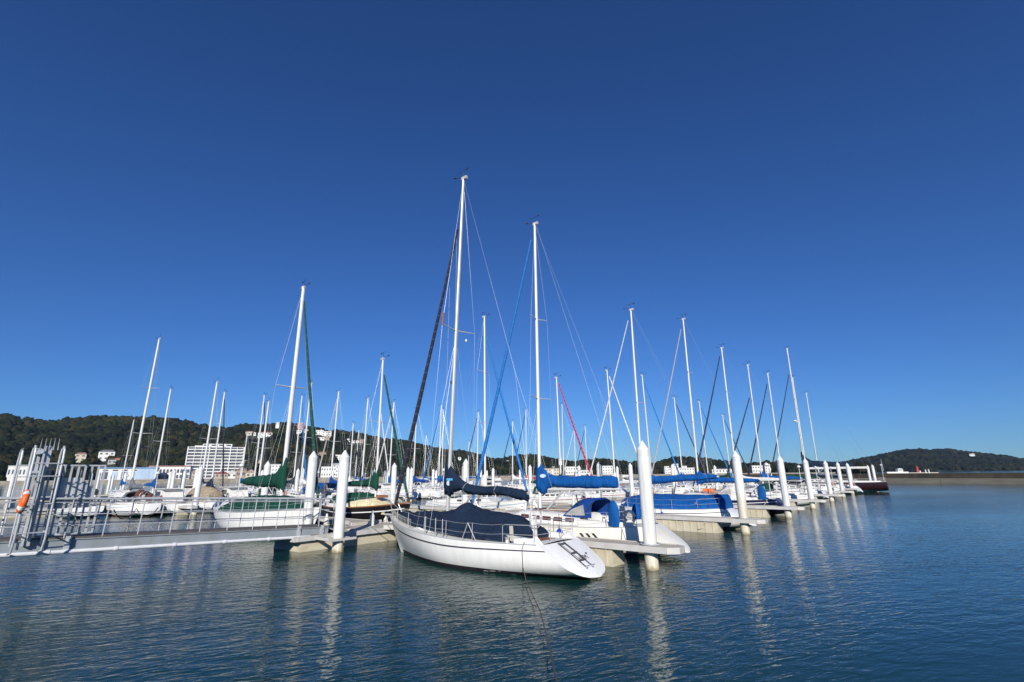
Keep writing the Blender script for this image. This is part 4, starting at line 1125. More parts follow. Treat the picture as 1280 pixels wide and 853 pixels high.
def guard_parts(H, root, far=False, hgt=0.62, net=False):
    xb = H.xb - .15; xs = H.x(0, 1)
    b = MB(); rr = .013 if not far else .016
    for sg in (1, -1):
        p = lambda x, z: tuple(Vector(H.edge(x, sg, .07)) + Vector((0, 0, z)))
        b.tube([p(xb - 1.35, 0), p(xb - 1.35, hgt), p(xb - .7, hgt + .02), (H.xb + .02, sg * .16, H.zs(1) + hgt + .03), (H.xb + .06, 0, H.zs(1) + hgt + .03)], rr, 6)
        b.tube([p(xb - .5, 0), (H.xb - .25, sg * .2, H.zs(1) + hgt)], rr, 6)
        b.tube([p(xb - 1.35, hgt * .5), p(xb - .4, hgt * .52)], rr * .8, 5)
    b.build('pulpit', M['steel'], root)
    b = MB(); a = xs + .12
    for sg in (1, -1):
        p = lambda x, z: tuple(Vector(H.edge(x, sg, .07)) + Vector((0, 0, z)))
        b.tube([p(a + 1.3, 0), p(a + 1.3, hgt - .04), p(a + 1.2, hgt), p(a + .05, hgt)] + ([(a, sg * .35, H.zs(0) + hgt)] if True else []), rr, 6)
        b.tube([p(a + .08, 0), p(a + .05, hgt)], rr, 6); b.tube([(a, sg * .35, H.zs(0)), (a, sg * .35, H.zs(0) + hgt)], rr, 6)
        b.tube([p(a + 1.3, hgt * .5), p(a + .08, hgt * .5), (a, sg * .35, H.zs(0) + hgt * .5)], rr * .8, 5)
    b.build('pushpit', M['steel'], root)
    b = MB(); n = 5 if not far else 4; X0, X1 = a + 1.3, xb - 1.35
    for sg in (1, -1):
        p = lambda x, z: tuple(Vector(H.edge(x, sg, .07)) + Vector((0, 0, z)))
        xs_ = [lerp(X0, X1, k / n) for k in range(n + 1)]
        for x in xs_[1:-1]: b.tube([p(x, 0), p(x, hgt)], rr * .9, 5)
        for f in ((1.0, .5) if not far else (1.0, .5)):
            ln = []
            for k in range(n * 3 + 1):
                x = lerp(X0, X1, k / (n * 3)); ph = (k % 3) / 3
                ln.append(p(x, hgt * f - (.03 if ph else 0)))
            b.tube(ln, .006 if not far else .009, 4)
    b.build('guard_rail', M['steel'], root)
    if net:
        b = MB()
        for sg in (1, -1):
            p = lambda x, z: tuple(Vector(H.edge(x, sg, .07)) + Vector((0, 0, z)))
            for k in range(18):
                x = lerp(xb - 2.9, xb - .2, k / 17)
                b.tube([p(x, .02), p(x, hgt * .62)], .007, 4)
            b.tube([p(lerp(xb - 2.9, xb - .2, k / 12), hgt * .62) for k in range(13)], .009, 4)
        b.build('bow_netting', M['rope'], root)
def sprayhood_parts(H, root, x, col, w, hh, ln=1.1, zb=None, win=True):
    z = (H.edge(x, 1)[2] + .38) if zb is None else zb
    rows = []
    hoops = [(x + ln, .02, .94), (x + ln * .72, hh * .52, .97), (x + ln * .3, hh * .97, 1.0), (x - ln * .12, hh, 1.0), (x - ln * .2, hh * .93, 1.0)]
    for hx, hz, ww in hoops:
        rows.append([(hx, w * ww * math.copysign(abs(math.cos(a)) ** .55, math.cos(a)), z + max(.0, hz * abs(math.sin(a)) ** .5)) for a in [math.pi * k / 10 for k in range(11)]])
    m = MB(); m.loft(rows, closed=False); m.loft([[tuple(Vector(p) - Vector((0, 0, .025))) for p in r_] for r_ in rows], closed=False)
    s = m.build('sprayhood', M[col], root, 60)
    if win:
        f = lambda t, sd: Vector(((lerp(hoops[0][0], hoops[1][0], t)) if t <= 1 else lerp(hoops[1][0], hoops[2][0], t - 1), sd, z + (lerp(hoops[0][1], hoops[1][1], t) if t <= 1 else lerp(hoops[1][1], hoops[2][1], t - 1)) + .02))
        for y0, y1 in ((-w * .62, -w * .06), (w * .06, w * .62)):
            g = MB(); g.loft([[tuple(f(t, y0)), tuple(f(t, y1))] for t in (.25, .6, 1.0, 1.4, 1.7)], closed=False); g.build('window', M['vinyl'], s, 60)
        for sg in (1, -1):
            g = MB(); g.add([(x + ln * .86, sg * (w + .012), z + .05), (x + ln * .05, sg * (w + .014), z + .07), (x + ln * .10, sg * (w + .010), z + hh * .66), (x + ln * .58, sg * (w * .99 + .014), z + hh * .40)], [(0, 1, 2, 3)]); g.build('window', M['vinyl'], s, 0, False)
    return s
def tarp_parts(H, root, prof, col, seed, name='deck_tarp'):
    rng = random.Random(seed); rows = []
    N = (len(prof) - 1) * 3
    for k in range(N + 1):
        f = k / 3; i = min(int(f), len(prof) - 2); t = f - i; tt = t * t * (3 - 2 * t) if False else t
        x, zr, wf, ze = [lerp(prof[i][j], prof[i + 1][j], tt) for j in range(4)]
        b = H.beam(x) * wf; zd = H.edge(x, 1)[2]; row = []
        for q in range(13):
            s = -1 + 2 * q / 12
            z = zd + ze + (zr - ze) * (1 - abs(s) ** 1.9)
            if 0 < q < 12: z += rng.uniform(-.03, .03) + .045 * math.sin(x * 4.3 + s * 6) * abs(s) + (.07 * max(0, math.sin(x * 3.1 + seed)) if abs(s) > .8 else 0)
            row.append((x + (rng.uniform(-.02, .02) if 0 < k < N else 0), b * s * (1.0 if abs(s) < 1 else 1.0), z))
        rows.append([(row[0][0], row[0][1], zd + ze - .10)] + row + [(row[-1][0], row[-1][1], zd + ze - .10)])
    m = MB(); m.loft(rows, closed=False)
    for e in (0, -1):
        r_ = rows[e]; o = len(m.v); m.v += r_; m.f.append(tuple(range(o, o + len(r_))))
    tp = m.build(name, M[col], root, 70)
    for k in range(4, len(rows) - 3, 5):
        t_ = MB(); t_.tube([(p[0], p[1] * 1.004, p[2] + .006) for p in rows[k]], .011, 5); t_.build('seam', M['black_c'] if col == 'navy' else M['navy'] if col == 'blue' else M[col], tp)
    return tp
def clutter(H, root, seed, far, bz, bl, at, top, droop, cowl_off=False):
    rng = random.Random(seed)
    xc = lerp(H.xs, H.xb, .30); w = H.B * .30; z = H.edge(xc, 1)[2]
    for sg in (1, -1):
        b = MB(); b.lathe([(.10, 0), (.075, .05), (.065, .12), (.095, .17)], (xc - .5, sg * w, z + .26), 10); b.build('winch', M['steel'], root)
    for sg in (1, -1) if not cowl_off else ():
        x = lerp(H.xs, H.xb, .64); b = MB(); c = Vector((x, sg * H.B * .15, H.edge(x, 1)[2] + .42))
        b.tube([tuple(c), tuple(c + Vector((0, 0, .16))), tuple(c + Vector((.08, 0, .24))), tuple(c + Vector((.2, 0, .25)))], [.05, .05, .07, .10], 8); b.build('cowl_vent', M['pvc'], root)
    xs = H.x(0, 1) + .2; k = rng.random()
    b = MB(); sg = rng.choice((1, -1)); e = Vector(H.edge(xs + .25, sg, .05)) + Vector((0, 0, .40))
    b.tube([tuple(e + Vector((.22 * math.cos(t_), 0, .24 * math.sin(t_)))) for t_ in [math.pi * (-.25 + 1.5 * q / 10) for q in range(11)]], .065, 6)
    if k < .75: b.build('horseshoe_buoy', M[rng.choice(('orange2', 'white_c', 'fender_white', 'red_c'))], root)
    if rng.random() < .5:
        b = MB(); p = Vector((xs, -.3, H.zs(0))); b.tube([tuple(p), tuple(p + Vector((-.35, 0, 1.5)))], .018, 5); b.build('flag_staff', M['teak'], root)
    if rng.random() < .45:
        b = MB(); p = Vector((xs + .1, .5 * rng.choice((1, -1)), H.zs(0))); b.tube([tuple(p), tuple(p + Vector((0, 0, 2.6)))], .025, 6); b.lathe([(.02, 2.5), (.16, 2.6), (.16, 2.72), (.02, 2.82)], tuple(p), 10); b.build('antenna_post', M['pvc'], root)
    b = MB(); z0 = H.edge(0, 1)[2]; b.tube([(-.12, 0, z0 + .25), (-bl * .33, 0, bz - .08)], .03, 6); b.build('vang', M['spar'], root)
    b = MB(); r_ = max(.004, .00006 * root.location.y)
    b.tube([tuple(at(top - .1) + Vector((-.1, 0, 0))), (-bl + .05, 0, bz + droop + .05)], r_, 4); b.tube([(-bl * .92, 0, bz + droop), (-bl * .85, 0, z0 + .15)], r_ * 2, 4); b.build('running_rigging', M['wire'], root)
    if not far:
        b = MB()
        for q in range(3): b.tube([(.1 + .05 * q, .18 * (q - 1), z0 + .5), (lerp(H.xs, H.xb, .40), .28 * (q - 1), z0 + .52)], .012, 4)
        b.build('deck_lines', M['rope'], root)
def sailboat(label, a, n, sgn, L, top, hull='hull_white', cover='blue', jib=None, B=None, fb=1.0, foul='antifoul_dark', sheer='line_dark', stern='reverse', rs=0.7, ws=0.62, spread=((.5, .95),),
             detail=1, bz=None, bl=None, cov_prof=None, droop=0.0, tarp=None, hood=None, cabin='cabin', win='glass', nwin=4, spar='spar_white', jfrac=.95, rake=.012, xb=None, mr=.085, name='sailboat', cabin_h=.42, yaw=0.0, bow_up=.42, net=False, kz=0.2, st_up=.12, jthick=None):
    p = an(a, n); ang = ANG_N if sgn > 0 else ANG_N + math.pi
    root = thing(name, label, 'sailboat', (p.x, p.y, 0), ang + yaw, BG)
    B = B or L * .31
    H = Hull(L, B, fb, bow_up=bow_up, stern=stern, rs=rs, ws=ws, xb=xb, rake_b=L * .085, kz=kz, st_up=st_up)
    far = detail < 2
    hp, band = hull_parts(H, root, M[hull], M[foul] if foul else None, M[sheer] if sheer else None, 28 if not far else 18)
    rail_line(H, root, 'toe_rail', H.x(.01, 1), H.xb - .1, M['line_grey'], .022, 24 if not far else 12)
    xa = H.xs + .22 * L
    if cabin: cabin_parts(H, root, lerp(H.xs, H.xb, .36), lerp(H.xs, H.xb, .74), cabin_h, .62, M[cabin], M[win], nwin, far)
    cockpit_parts(H, root, H.x(.04, 1), lerp(H.xs, H.xb, .36), far)
    mast, at, z0 = mast_parts(H, root, top, mr, M[spar], spread, far, rake)
    bz = (z0 + 1.45) if bz is None else bz; bl = bl or L * .37
    cv = boom_parts(H, root, bz, bl, cover, M[spar], int(a * 10 + n), cov_prof, droop, far)
    rr = max(.0038, .00007 * p.y)
    if jib: jib_parts(H, root, at, z0, top, jib, jfrac, .085 if p.y < 40 else .09) if jthick is None else jib_parts(H, root, at, z0, top, jib, jfrac, jthick)
    rig_parts(H, root, at, z0, top, spread, rr, jib, True, jfrac)
    guard_parts(H, root, far, net=net)
    if tarp is None or tarp[0] != 'navy': clutter(H, root, int(abs(a) * 3 + abs(n)), far, bz, bl, at, top, droop, bool(tarp))
    if hood: sprayhood_parts(H, root, lerp(H.xs, H.xb, .33), hood, B * .30, .80, 1.3, win=detail > 0)
    if tarp: tarp_parts(H, root, tarp[1], tarp[0], int(a * 7))
    return root, H, mast, at, z0, cv, hp, band

def to_mesh(o, m):
    bpy.context.view_layer.update()
    dg = bpy.context.evaluated_depsgraph_get(); me = bpy.data.meshes.new_from_object(o.evaluated_get(dg)); me.materials.clear(); me.materials.append(m)
    n = bpy.data.objects.new(o.name + '_mesh', me); nm = o.name; n.parent = o.parent; n.matrix_local = o.matrix_local.copy(); COL.objects.link(n)
    bpy.data.objects.remove(o); n.name = nm; return n
def local(root, v):
    c, s = math.cos(root.rotation_euler.z), math.sin(root.rotation_euler.z)
    return Vector((root.location.x + c * v[0] - s * v[1], root.location.y + s * v[0] + c * v[1], root.location.z + v[2]))

# ---- the white sloop in the middle
prof = [(0.20, 3.72, 2.52, .06), (0.05, 3.92, 2.48, .15), (-.18, 3.72, 2.44, .20), (-.50, 3.36, 2.60, .24), (-.78, 3.14, 2.72, .24), (-1.15, 2.96, 2.60, .22), (-1.7, 2.88, 2.52, .21), (-2.3, 2.86, 2.50, .20), (-2.8, 2.88, 2.56, .18), (-3.4, 2.82, 2.48, .18), (-3.9, 2.76, 2.38, .17), (-4.3, 2.70, 2.34, .14)]
main, H, mast, at, z0, cv, hp, band = sailboat('white sloop with navy deck tarp, sagging navy boom cover and black furled jib', 3.1, 6.5, -1, 11.0, 17.75, B=3.3, fb=1.0, jib='black', cover='navy', cov_prof=prof, bz=2.62, bl=4.35, spar='spar', stern='reverse', rs=1.5, ws=.76, kz=.06,
    spread=((.52, 1.05),), detail=2, foul='antifoul_dark', sheer='line_dark', jfrac=.86, rake=.036, xb=3.85, st_up=.02, mr=.095, cabin_h=.36, net=True, bow_up=.5, cabin='cabin',
    tarp=('navy', [(3.1, .22, .50, .14), (2.7, .42, .60, .16), (2.3, .36, .62, .14), (1.8, .50, .66, .14), (1.1, .62, .68, .16), (.4, .66, .70, .18), (-.3, .76, .72, .2), (-.8, 1.0, .74, .22), (-1.2, 1.17, .75, .22), (-1.7, 1.0, .76, .20), (-2.3, .92, .78, .18), (-3.0, .90, .80, .18), (-3.7, .84, .82, .16), (-4.2, .62, .80, .12), (-4.6, .30, .74, .08)]))
# boom vang strut, topping block and spiral reflector
b = MB(); b.tube([(-.12, 0, z0 + .25), (-1.5, 0, 2.55)], .035, 8); b.build('boom_vang', M['spar'], main)
sp = at(z0 + .52 * (17.2 - z0)); c = MB(); q = sp + Vector((-.18, 1.03, .25)); c.tube([tuple(q + Vector((0, 0, .05))), tuple(q + Vector((-.02, 0, .62)))], [.045, .05], 8); c.build('wooden_reflector', M['reflect'], mast)
c = MB(); c.lathe([(.02, 0), (.07, .03), (.07, .11), (.02, .14)], tuple(at(7.3) + Vector((.14, 0, 0))), 10); c.build('steaming_light', M['dark'], mast)
c = MB(); c.lathe([(.02, 0), (.05, .03), (.05, .11), (.02, .14)], tuple(sp + Vector((-.12, -.55, -.16))), 8); c.build('deck_light', M['pvc'], mast)
d = MB(); d.tube([(-.05, 0, z0 + 1.05), (.10, .14, z0 + .9)], .05, 6); d.tube([(.1, .1, z0 + .1), (.12, .12, 6), (.1, .1, 12)], .006, 4); d.tube([(-.12, -.08, z0 + .1), (-.14, -.1, 7), (-.16, -.05, 15)], .006, 4); d.build('halyard', M['rope'], mast)
# patch on the boom cover
g = MB(); cx, cz = -.28, 2.98
g.loft([[(cx + .12 * math.cos(t_), .205 + .0, cz + .10 * math.sin(t_)) for t_ in [2 * math.pi * k / 16 for k in range(16)]], [(cx + .12 * math.cos(t_), .235, cz + .10 * math.sin(t_)) for t_ in [2 * math.pi * k / 16 for k in range(16)]]]); g.build('round_badge', M['logo_pale'], cv, 0)
g = MB(); g.box((cx - .04, .215, cz + .15), (.34, .03, .09)); g.build('badge_strip', M['logo_cyan'], cv, 0)
# transom: swim ladder, name lettering, vents
def on_transom(u, w, off=0.02):    # u across (-1..1, + is starboard seen from astern at right), w up the slope 0..1
    p0 = Vector(H.P(0, .02, 1)); p1 = Vector(H.P(0, 1, 1))
    x = lerp(H.x(0, 0), H.x(0, 1), w); z = lerp(H.zk(0), H.zs(0), w)
    nrm = Vector((-(H.zs(0) - H.zk(0)), 0, H.x(0, 1) - H.x(0, 0))).normalized()
    y = -u * H.y(0, 1) * -1
    return Vector((x - .05 * H.B * (1 - u * u) * (.35 + .65 * math.sin(math.pi * w)), y, z)) + nrm * off
ld = MB()
for u in (-.02, .26): ld.tube([tuple(on_transom(u, .96, .05)), tuple(on_transom(u, .30, .06)), tuple(on_transom(u, .24, .16)), tuple(on_transom(u + .12, .22, .20))], .014, 6)
for u in (.0, .24): ld.tube([tuple(on_transom(u + .03, .94, .09)), tuple(on_transom(u + .03, .42, .10))], .010, 6)
for w in (.92, .66, .46): ld.bar(tuple(on_transom(-.02, w, .06)), tuple(on_transom(.26, w, .06)), .02, .05)
ld.build('swim_ladder', mat('ladder_grey', (0.10, 0.10, 0.11), rough=0.4, metal=0.3), main)
v = MB()
for u, w in ((-.42, .60),): v.tube([tuple(on_transom(u, w, .0)), tuple(on_transom(u, w, .03))], .035, 10)
v.build('exhaust_outlet', M['dark'], main)
tc = bpy.data.curves.new('name_lettering', 'FONT'); tc.body = 'M  lu'; tc.size = .27; tc.shear = .25; tc.extrude = .003
to = bpy.data.objects.new('name_lettering', tc); COL.objects.link(to); to.parent = main
ux = (on_transom(1, .5) - on_transom(-1, .5)).normalized(); uy = (on_transom(0, 1) - on_transom(0, 0)).normalized(); uz = ux.cross(uy)
Mx = Matrix((ux, uy, uz)).transposed().to_4x4(); Mx.translation = on_transom(-.34, .48, .012); to.matrix_local = Mx; to_mesh(to, M['line_dark'])
# side cheeks at the stern corners, winch, rope coils, boarding gate struts
for sg in (1, -1):
    c = MB(); e = Vector(H.P(0.0, 1, sg)); c.loft([[(e.x - .05, e.y - sg * .30, e.z - .05), (e.x + .25, e.y - sg * .28, e.z + .26), (e.x + .75, e.y - sg * .18, e.z)], [(e.x - .05, e.y - sg * .02, e.z - .06), (e.x + .25, e.y - sg * .06, e.z + .22), (e.x + .75, e.y - sg * .04, e.z)]])
    c.build('stern_cheek', M['hull_white'], main, 40)
    w_ = MB(); w_.lathe([(.11, 0), (.08, .06), (.07, .14), (.10, .2)], tuple(Vector(H.edge(-4.3, sg, .22))), 12); w_.build('winch', M['steel'], main)
for x in (-4.55,):
    w_ = MB(); p_ = Vector(H.edge(x, 1, .10))
    for k in range(5): w_.tube([tuple(p_ + Vector((.03 * k - .06, 0, .58))), tuple(p_ + Vector((.035 * k - .08, -.03, .1))), tuple(p_ + Vector((.03 * k - .03, -.05, .56)))], .016, 5)
    w_.build('rope_coil', M['rope'], main)
w_ = MB()
for x, dx in ((-2.7, .30), (-2.7, -.42)): p_ = Vector(H.edge(x, 1, .07)); w_.tube([tuple(p_ + Vector((dx, 0, 0))), tuple(p_ + Vector((0, 0, .62)))], .017, 6)
w_.build('gate_brace', M['steel'], main)
for x in (-.35, -1.0, -1.4):
    w_ = MB(); p_ = Vector(H.edge(x, 1, .07)); w_.tube([tuple(p_), tuple(p_ + Vector((0, 0, .66)))], .02, 6); w_.build('stanchion', M['steel'], main)
# anchor roller on the stem
w_ = MB(); w_.box((H.xb + .05, 0, H.zs(1) + .05), (.5, .18, .07)); w_.tube([(H.xb + .3, 0, H.zs(1) + .0), (H.xb + .1, 0, H.zs(1) - .35), (H.xb - .12, .12, H.zs(1) - .42)], .025, 6); w_.build('anchor', M['galv'], main)

# ---- cream sloop with bright blue covers
b2p = [(0.18, 3.72, 2.50, .07), (0.0, 3.95, 2.36, .17), (-.25, 3.60, 2.34, .21), (-.55, 3.34, 2.62, .21), (-.95, 3.22, 2.70, .20), (-1.9, 3.20, 2.66, .19), (-2.8, 3.20, 2.64, .18), (-3.7, 3.19, 2.66, .16), (-4.35, 3.18, 2.66, .13)]
b2, H2, mast2, at2, z02, cv2, hp2, band2 = sailboat('cream sloop with bright blue boom cover, blue sprayhood and pale blue hull stripe', 8.75, 7.3, -1, 12.3, 17.5, B=3.4, hull='hull_cream', jib='blue', cover='blue', cov_prof=b2p, bz=2.62, bl=4.5, stern='reverse', rs=1.5, ws=.6,
    spread=((.37, .95), (.64, .75)), detail=2, foul='antifoul_blue', sheer=None, win='glass_brown', nwin=5, jfrac=.97, hood='royal', xb=5.0, mr=.10, fb=1.05, rake=.006, cabin_h=.46)
band2(.60, .44, 'hull_stripe', M['line_blue'], .005, 0.02, .97)
g = MB()
for k in range(3):
    x = -3.2 - .28 * k; rr = []
    for dz in (0, .5, 1.0):
        xx = x - .24 * (1 - dz); e = H2.edge(xx, 1); t_ = (xx - H2.x(0, .7)) / (H2.x(1, .7) - H2.x(0, .7)); h = lerp(.62, .84, dz); y = H2.y(t_, h)
        zz = lerp(H2.zk(t_), H2.zs(t_), h); rr.append([(xx, y + .012, zz), (xx - .13, y + .012, zz)])
    g.loft(rr, closed=False)
g.build('slash_mark', M['line_dark'], hp2, 0)
g = MB(); g.loft([[(-.35 + .17 * math.cos(t_), y, 3.22 + .09 * math.sin(t_)) for t_ in [2 * math.pi * k / 16 for k in range(16)]] for y in (.17, .215)]); g.build('oval_badge', M['logo_pale'], cv2, 0)
b = MB(); b.tube([(-.12, 0, z02 + .25), (-1.5, 0, 2.62)], .035, 8); b.build('boom_vang', M['spar'], b2)
def capsule(root, name, c, w, t, h, m):
    b = MB(); rr = []
    for k in range(9):
        z = k / 8; f = math.sin(math.pi * min(1, max(.0, .5 + .5 * (1 - abs(2 * z - .8) / 1.2)))) if False else (1 - max(0, (z - .55) / .45) ** 2 * .75) * (.85 + .15 * min(1, z * 5))
        rr.append([(c[0] + t * f * math.cos(a), c[1] + w * f * math.sin(a), c[2] + h * z) for a in [2 * math.pi * q / 12 for q in range(12)]])
    b.loft(rr); return b.build(name, m, root, 60)
e = Vector(H2.edge(H2.x(.10, 1), 1, .02)); capsule(b2, 'lifebuoy_cover', (e.x, e.y, e.z + .05), .10, .26, 1.05, M['blue'])
e = Vector(H2.edge(H2.x(.02, 1), 1, .1)); capsule(b2, 'outboard_cover', (e.x, e.y - .1, e.z + .30), .17, .20, .62, M['blue'])
v = MB(); q = Vector(H2.P(0, .35, 1)); nrm = Vector((-(H2.zs(0) - H2.zk(0)), 0, H2.rs)).normalized(); cc = Vector((H2.x(0, .3), .25, lerp(H2.zk(0), H2.zs(0), .3)))
v.tube([tuple(cc - nrm * .02), tuple(cc + nrm * .02)], .10, 14); v.build('transom_vent', M['dark'], b2)
# bimini frame behind the sprayhood
w_ = MB(); zb = H2.edge(-2.6, 1)[2]
w_.tube([(-3.0, 1.0, zb + .25), (-2.75, 1.0, zb + 1.35)], .03, 6); w_.tube([(-3.0, 1.0, zb + .25), (-3.6, .98, zb + 1.05)], .03, 6); w_.build('hood_frame', M['dark'], b2)
def fender(root, x, sg, zt, label, m='fender_blue', r_=.13, h=.42, H_=None):
    e = Vector(H_.edge(x, sg, -.02)); p = local(root, (e.x, e.y + sg * (r_ + .02), zt))
    o = thing('fender', label, 'fender', p, 0, 'fenders hung along the hulls')
    b = MB(); b.lathe([(.03, -h), (r_ * .85, -h + .02), (r_, -h * .8), (r_, -h * .38), (r_ * .72, -h * .16), (.035, 0), (.03, .04)], n=16); b.build('body', M[m], o, 60)
    l_ = MB(); l_.tube([(0, 0, .02), (0, 0, .62)], .012, 5); l_.build('lanyard', M['dark'], o)
fender(b2, -2.35, 1, 1.0, 'blue teardrop fender hung on the cream sloop side, near the white sloop transom', H_=H2, r_=.17, h=.5)
fender(main, -4.3, -1, 1.0, 'dark navy fender hung at the far stern quarter of the white sloop', H_=H, m='navy', r_=.15)

# ---- hull with blue deck tarp
b3, H3, *_r = sailboat('white-hulled sloop wrapped in a long bright blue deck tarp beside the stained pile', 21.0, 7.3, -1, 12.0, 15.4, B=3.4, cover='blue', jib='white', jthick=.05, bz=2.75, bl=5.2, droop=.30, stern='reverse', rs=1.5, ws=.58, spread=((.5, .9),), detail=2, foul='antifoul_blue', sheer='line_dark', jfrac=.97, xb=5.0, mr=.09, fb=1.05,
    tarp=('blue', [(1.2, .50, .70, .1), (.2, .80, .86, .1), (-.8, .86, .92, .1), (-2.4, .88, .95, .08), (-4.0, .86, .97, .06), (-5.0, .84, .98, .06), (-5.6, .82, .98, .06)]))
fender(b3, -1.1, 1, .92, 'left blue fender of the two hung below the blue deck tarp', H_=H3, r_=.12, h=.36)
fender(b3, -2.0, 1, .92, 'right blue fender of the two hung below the blue deck tarp', H_=H3, r_=.12, h=.36)
# ---- navy hull
b4, H4, *_r = sailboat('navy-hulled sloop with blue boom cover and a blue cover on its stern rail', 32.9, 7.2, -1, 12.0, 17.6, B=3.5, hull='hull_navy', cover='blue', jib='grey', jthick=.06, stern='reverse', rs=.9, spread=((.4, .95), (.68, .8)), detail=2, sheer='line_white', foul='antifoul_red', bl=5.0, jfrac=.97, fb=1.1, hood='white_c', mr=.10)
e = Vector(H4.edge(H4.x(.07, 1), 1, .05)); capsule(b4, 'lifebuoy_cover', (e.x, e.y, e.z + .05), .12, .30, 1.05, M['blue'])
fender(b4, -3.6, 1, .95, 'blue fender on the navy hull between two piles', H_=H4, r_=.12, h=.36)
c = MB(); zc = H4.edge(-2, 1)[2]
for k in range(2): c.tube([(-.6 - .48 * k, .75, zc + .70), (-1.0 - .48 * k, .75, zc + .70)], .19, 14)
c.build('liferaft_canister', M['orange2'], b4)
# ---- further boats on the open-water side
sailboat('white sloop with dark furled jib and green sprayhood, fifth along the open-water row', 45.0, 7.2, -1, 12.0, 17.1, cover='white_c', jib='navy', spread=((.4, .95), (.68, .8)), hood='green', detail=1, jfrac=.97, mr=.11)
sailboat('white sloop with black furled jib and low blue cover, sixth along the open-water row', 57.4, 7.0, -1, 12.0, 17.2, cover='blue', jib='black', spread=((.42, .95), (.7, .8)), detail=1, jfrac=.75, mr=.11, foul='antifoul_red')
sailboat('white sloop with dark green boom cover near the end of the open-water row', 69.5, 7.0, -1, 12.5, 17.9, cover='green', jib='black', spread=((.42, .95), (.7, .8)), detail=1, jfrac=.93, mr=.12, hood='black_c')
sailboat('white sloop with a radar dome on its mast beside the black yacht', 80.6, 8.6, -1, 12.0, 18.6, cover='navy', jib=None, spread=((.42, .95), (.7, .8)), detail=1, mr=.12)
blk, HB, mastB, atB, z0B, cvB, *_r = sailboat('big black and maroon yacht with white bottom band and long navy boom cover', 90.3, 7.0, -1, 17.6, 25.9, B=4.7, hull='hull_maroon', cover='navy', jib='black', fb=1.45, foul=None, sheer=None, stern='plumb', spread=((.33, 1.2), (.6, 1.0)), detail=1, jfrac=.82, xb=6.2, mr=.16, bz=3.9, bl=9.0, droop=.05, bow_up=.5, cov_prof=[(.3, 6.6, 3.9, .1), (0, 6.8, 3.9, .25), (-.5, 5.7, 4.0, .35), (-1.2, 5.2, 4.05, .36), (-3, 5.0, 4.08, .34), (-5, 4.9, 4.08, .32), (-6.6, 4.8, 4.08, .28), (-7.2, 4.5, 4.1, .2)])
w_ = MB(); w_.box((-4.6, 0, 3.86), (9.2, .34, .34)); w_.build('boom_box', M['spar_white'], blk, 0)
_r[1](-.3, .22, 'bottom_band', M['line_white'], .01, 0, .98)
rd = MB(); rd.lathe([(.05, -.12), (.32, -.08), (.34, .06), (.2, .16), (.02, .18)], tuple(atB(12.2) + Vector((.35, .75, 0))), 14); rd.tube([tuple(atB(12.1)), tuple(atB(12.1) + Vector((.35, .75, -.05)))], .06, 6); rd.build('radar_dome', M['pvc'], mastB)
sailboat('white sloop whose mast shows behind the black yacht', 102.5, 7.4, -1, 12.0, 18.8, cover='grey_c', jib=None, spread=((.42, .95), (.7, .8)), detail=1, mr=.13)

# ---- far side of the main pontoon, bows to the walkway
gt = [(2.8, .30, .5, .08), (2.0, .55, .80, .08), (1.0, .75, .9, .06), (0, .85, .95, .04), (-1.5, .9, .96, .02), (-3.0, .88, .97, .0), (-4.6, .78, .97, .0), (-5.8, .5, .9, .0)]
sailboat('white hull under a dark green tarp with green furled jib, behind the gangway', 2.5, -6.7, 1, 11.6, 15.3, B=3.3, cover='green', jib='green', fb=1.32, stern='counter', rs=.9, ws=.5, spread=((.52, 1.0),), detail=2, sheer=None, foul='antifoul_green', tarp=('green', gt), jfrac=.95, mr=.13, bl=5.4, rake=.01, xb=4.3, cov_prof=[(.2, 4.3, 2.55, .08), (.05, 4.5, 2.5, .17), (-.25, 4.2, 2.5, .22), (-.6, 3.75, 2.72, .22), (-1.1, 3.5, 2.75, .21), (-2.2, 3.42, 2.72, .2), (-3.6, 3.36, 2.78, .18), (-4.7, 3.3, 2.85, .16), (-5.3, 3.2, 2.9, .12)])
bb, HBk, *_r = sailboat('black-hulled classic boat with varnished rail, cream cabin and green boom cover', 8.9, -6.5, 1, 9.6, 11.6, B=2.9, hull='hull_black', cover='green', jib='green', fb=1.22, stern='counter', rs=.8, ws=.5, spread=((.55, .8),), detail=2, sheer='line_white', foul='antifoul_red', cabin='cabin_cream', cabin_h=.5, nwin=0, jfrac=.9, mr=.075, bl=3.6, name='classic_sailboat', xb=3.7,
    tarp=('green', [(-.2, .80, .45, .5), (-.9, .95, .55, .46), (-2.0, .98, .6, .4), (-3.4, .95, .62, .3), (-4.6, .8, .6, .2)]))
rail_line(HBk, bb, 'cap_rail', HBk.x(.01, 1), HBk.xb - .05, M['teak'], .05, 24)
w_ = MB(); zc = HBk.edge(1.0, 1)[2]; w_.box((.7, 0, zc + .60), (.5, .6, .18)); w_.build('skylight', M['teak'], bb, 0)
w_ = MB(); t_ = .82; y = HBk.y(t_, .74); w_.box((HBk.x(t_, .74), -y - .03, lerp(HBk.zk(t_), HBk.zs(t_), .76)), (.42, .03, .12)); w_.build('name_board', M['cabin_cream'], bb, 0)
fender(bb, 2.3, -1, .8, 'white fender at the black hull bow', m='fender_white', H_=HBk, r_=.12, h=.5)
sailboat('long white sloop with blue furled jib lying behind the sagging navy boom', 19.9, -6.4, 1, 11.5, 17.6, cover='white_c', jib='blue', spread=((.4, .95), (.68, .8)), detail=2, jfrac=.9, mr=.10, sheer='line_blue', foul='antifoul_blue')
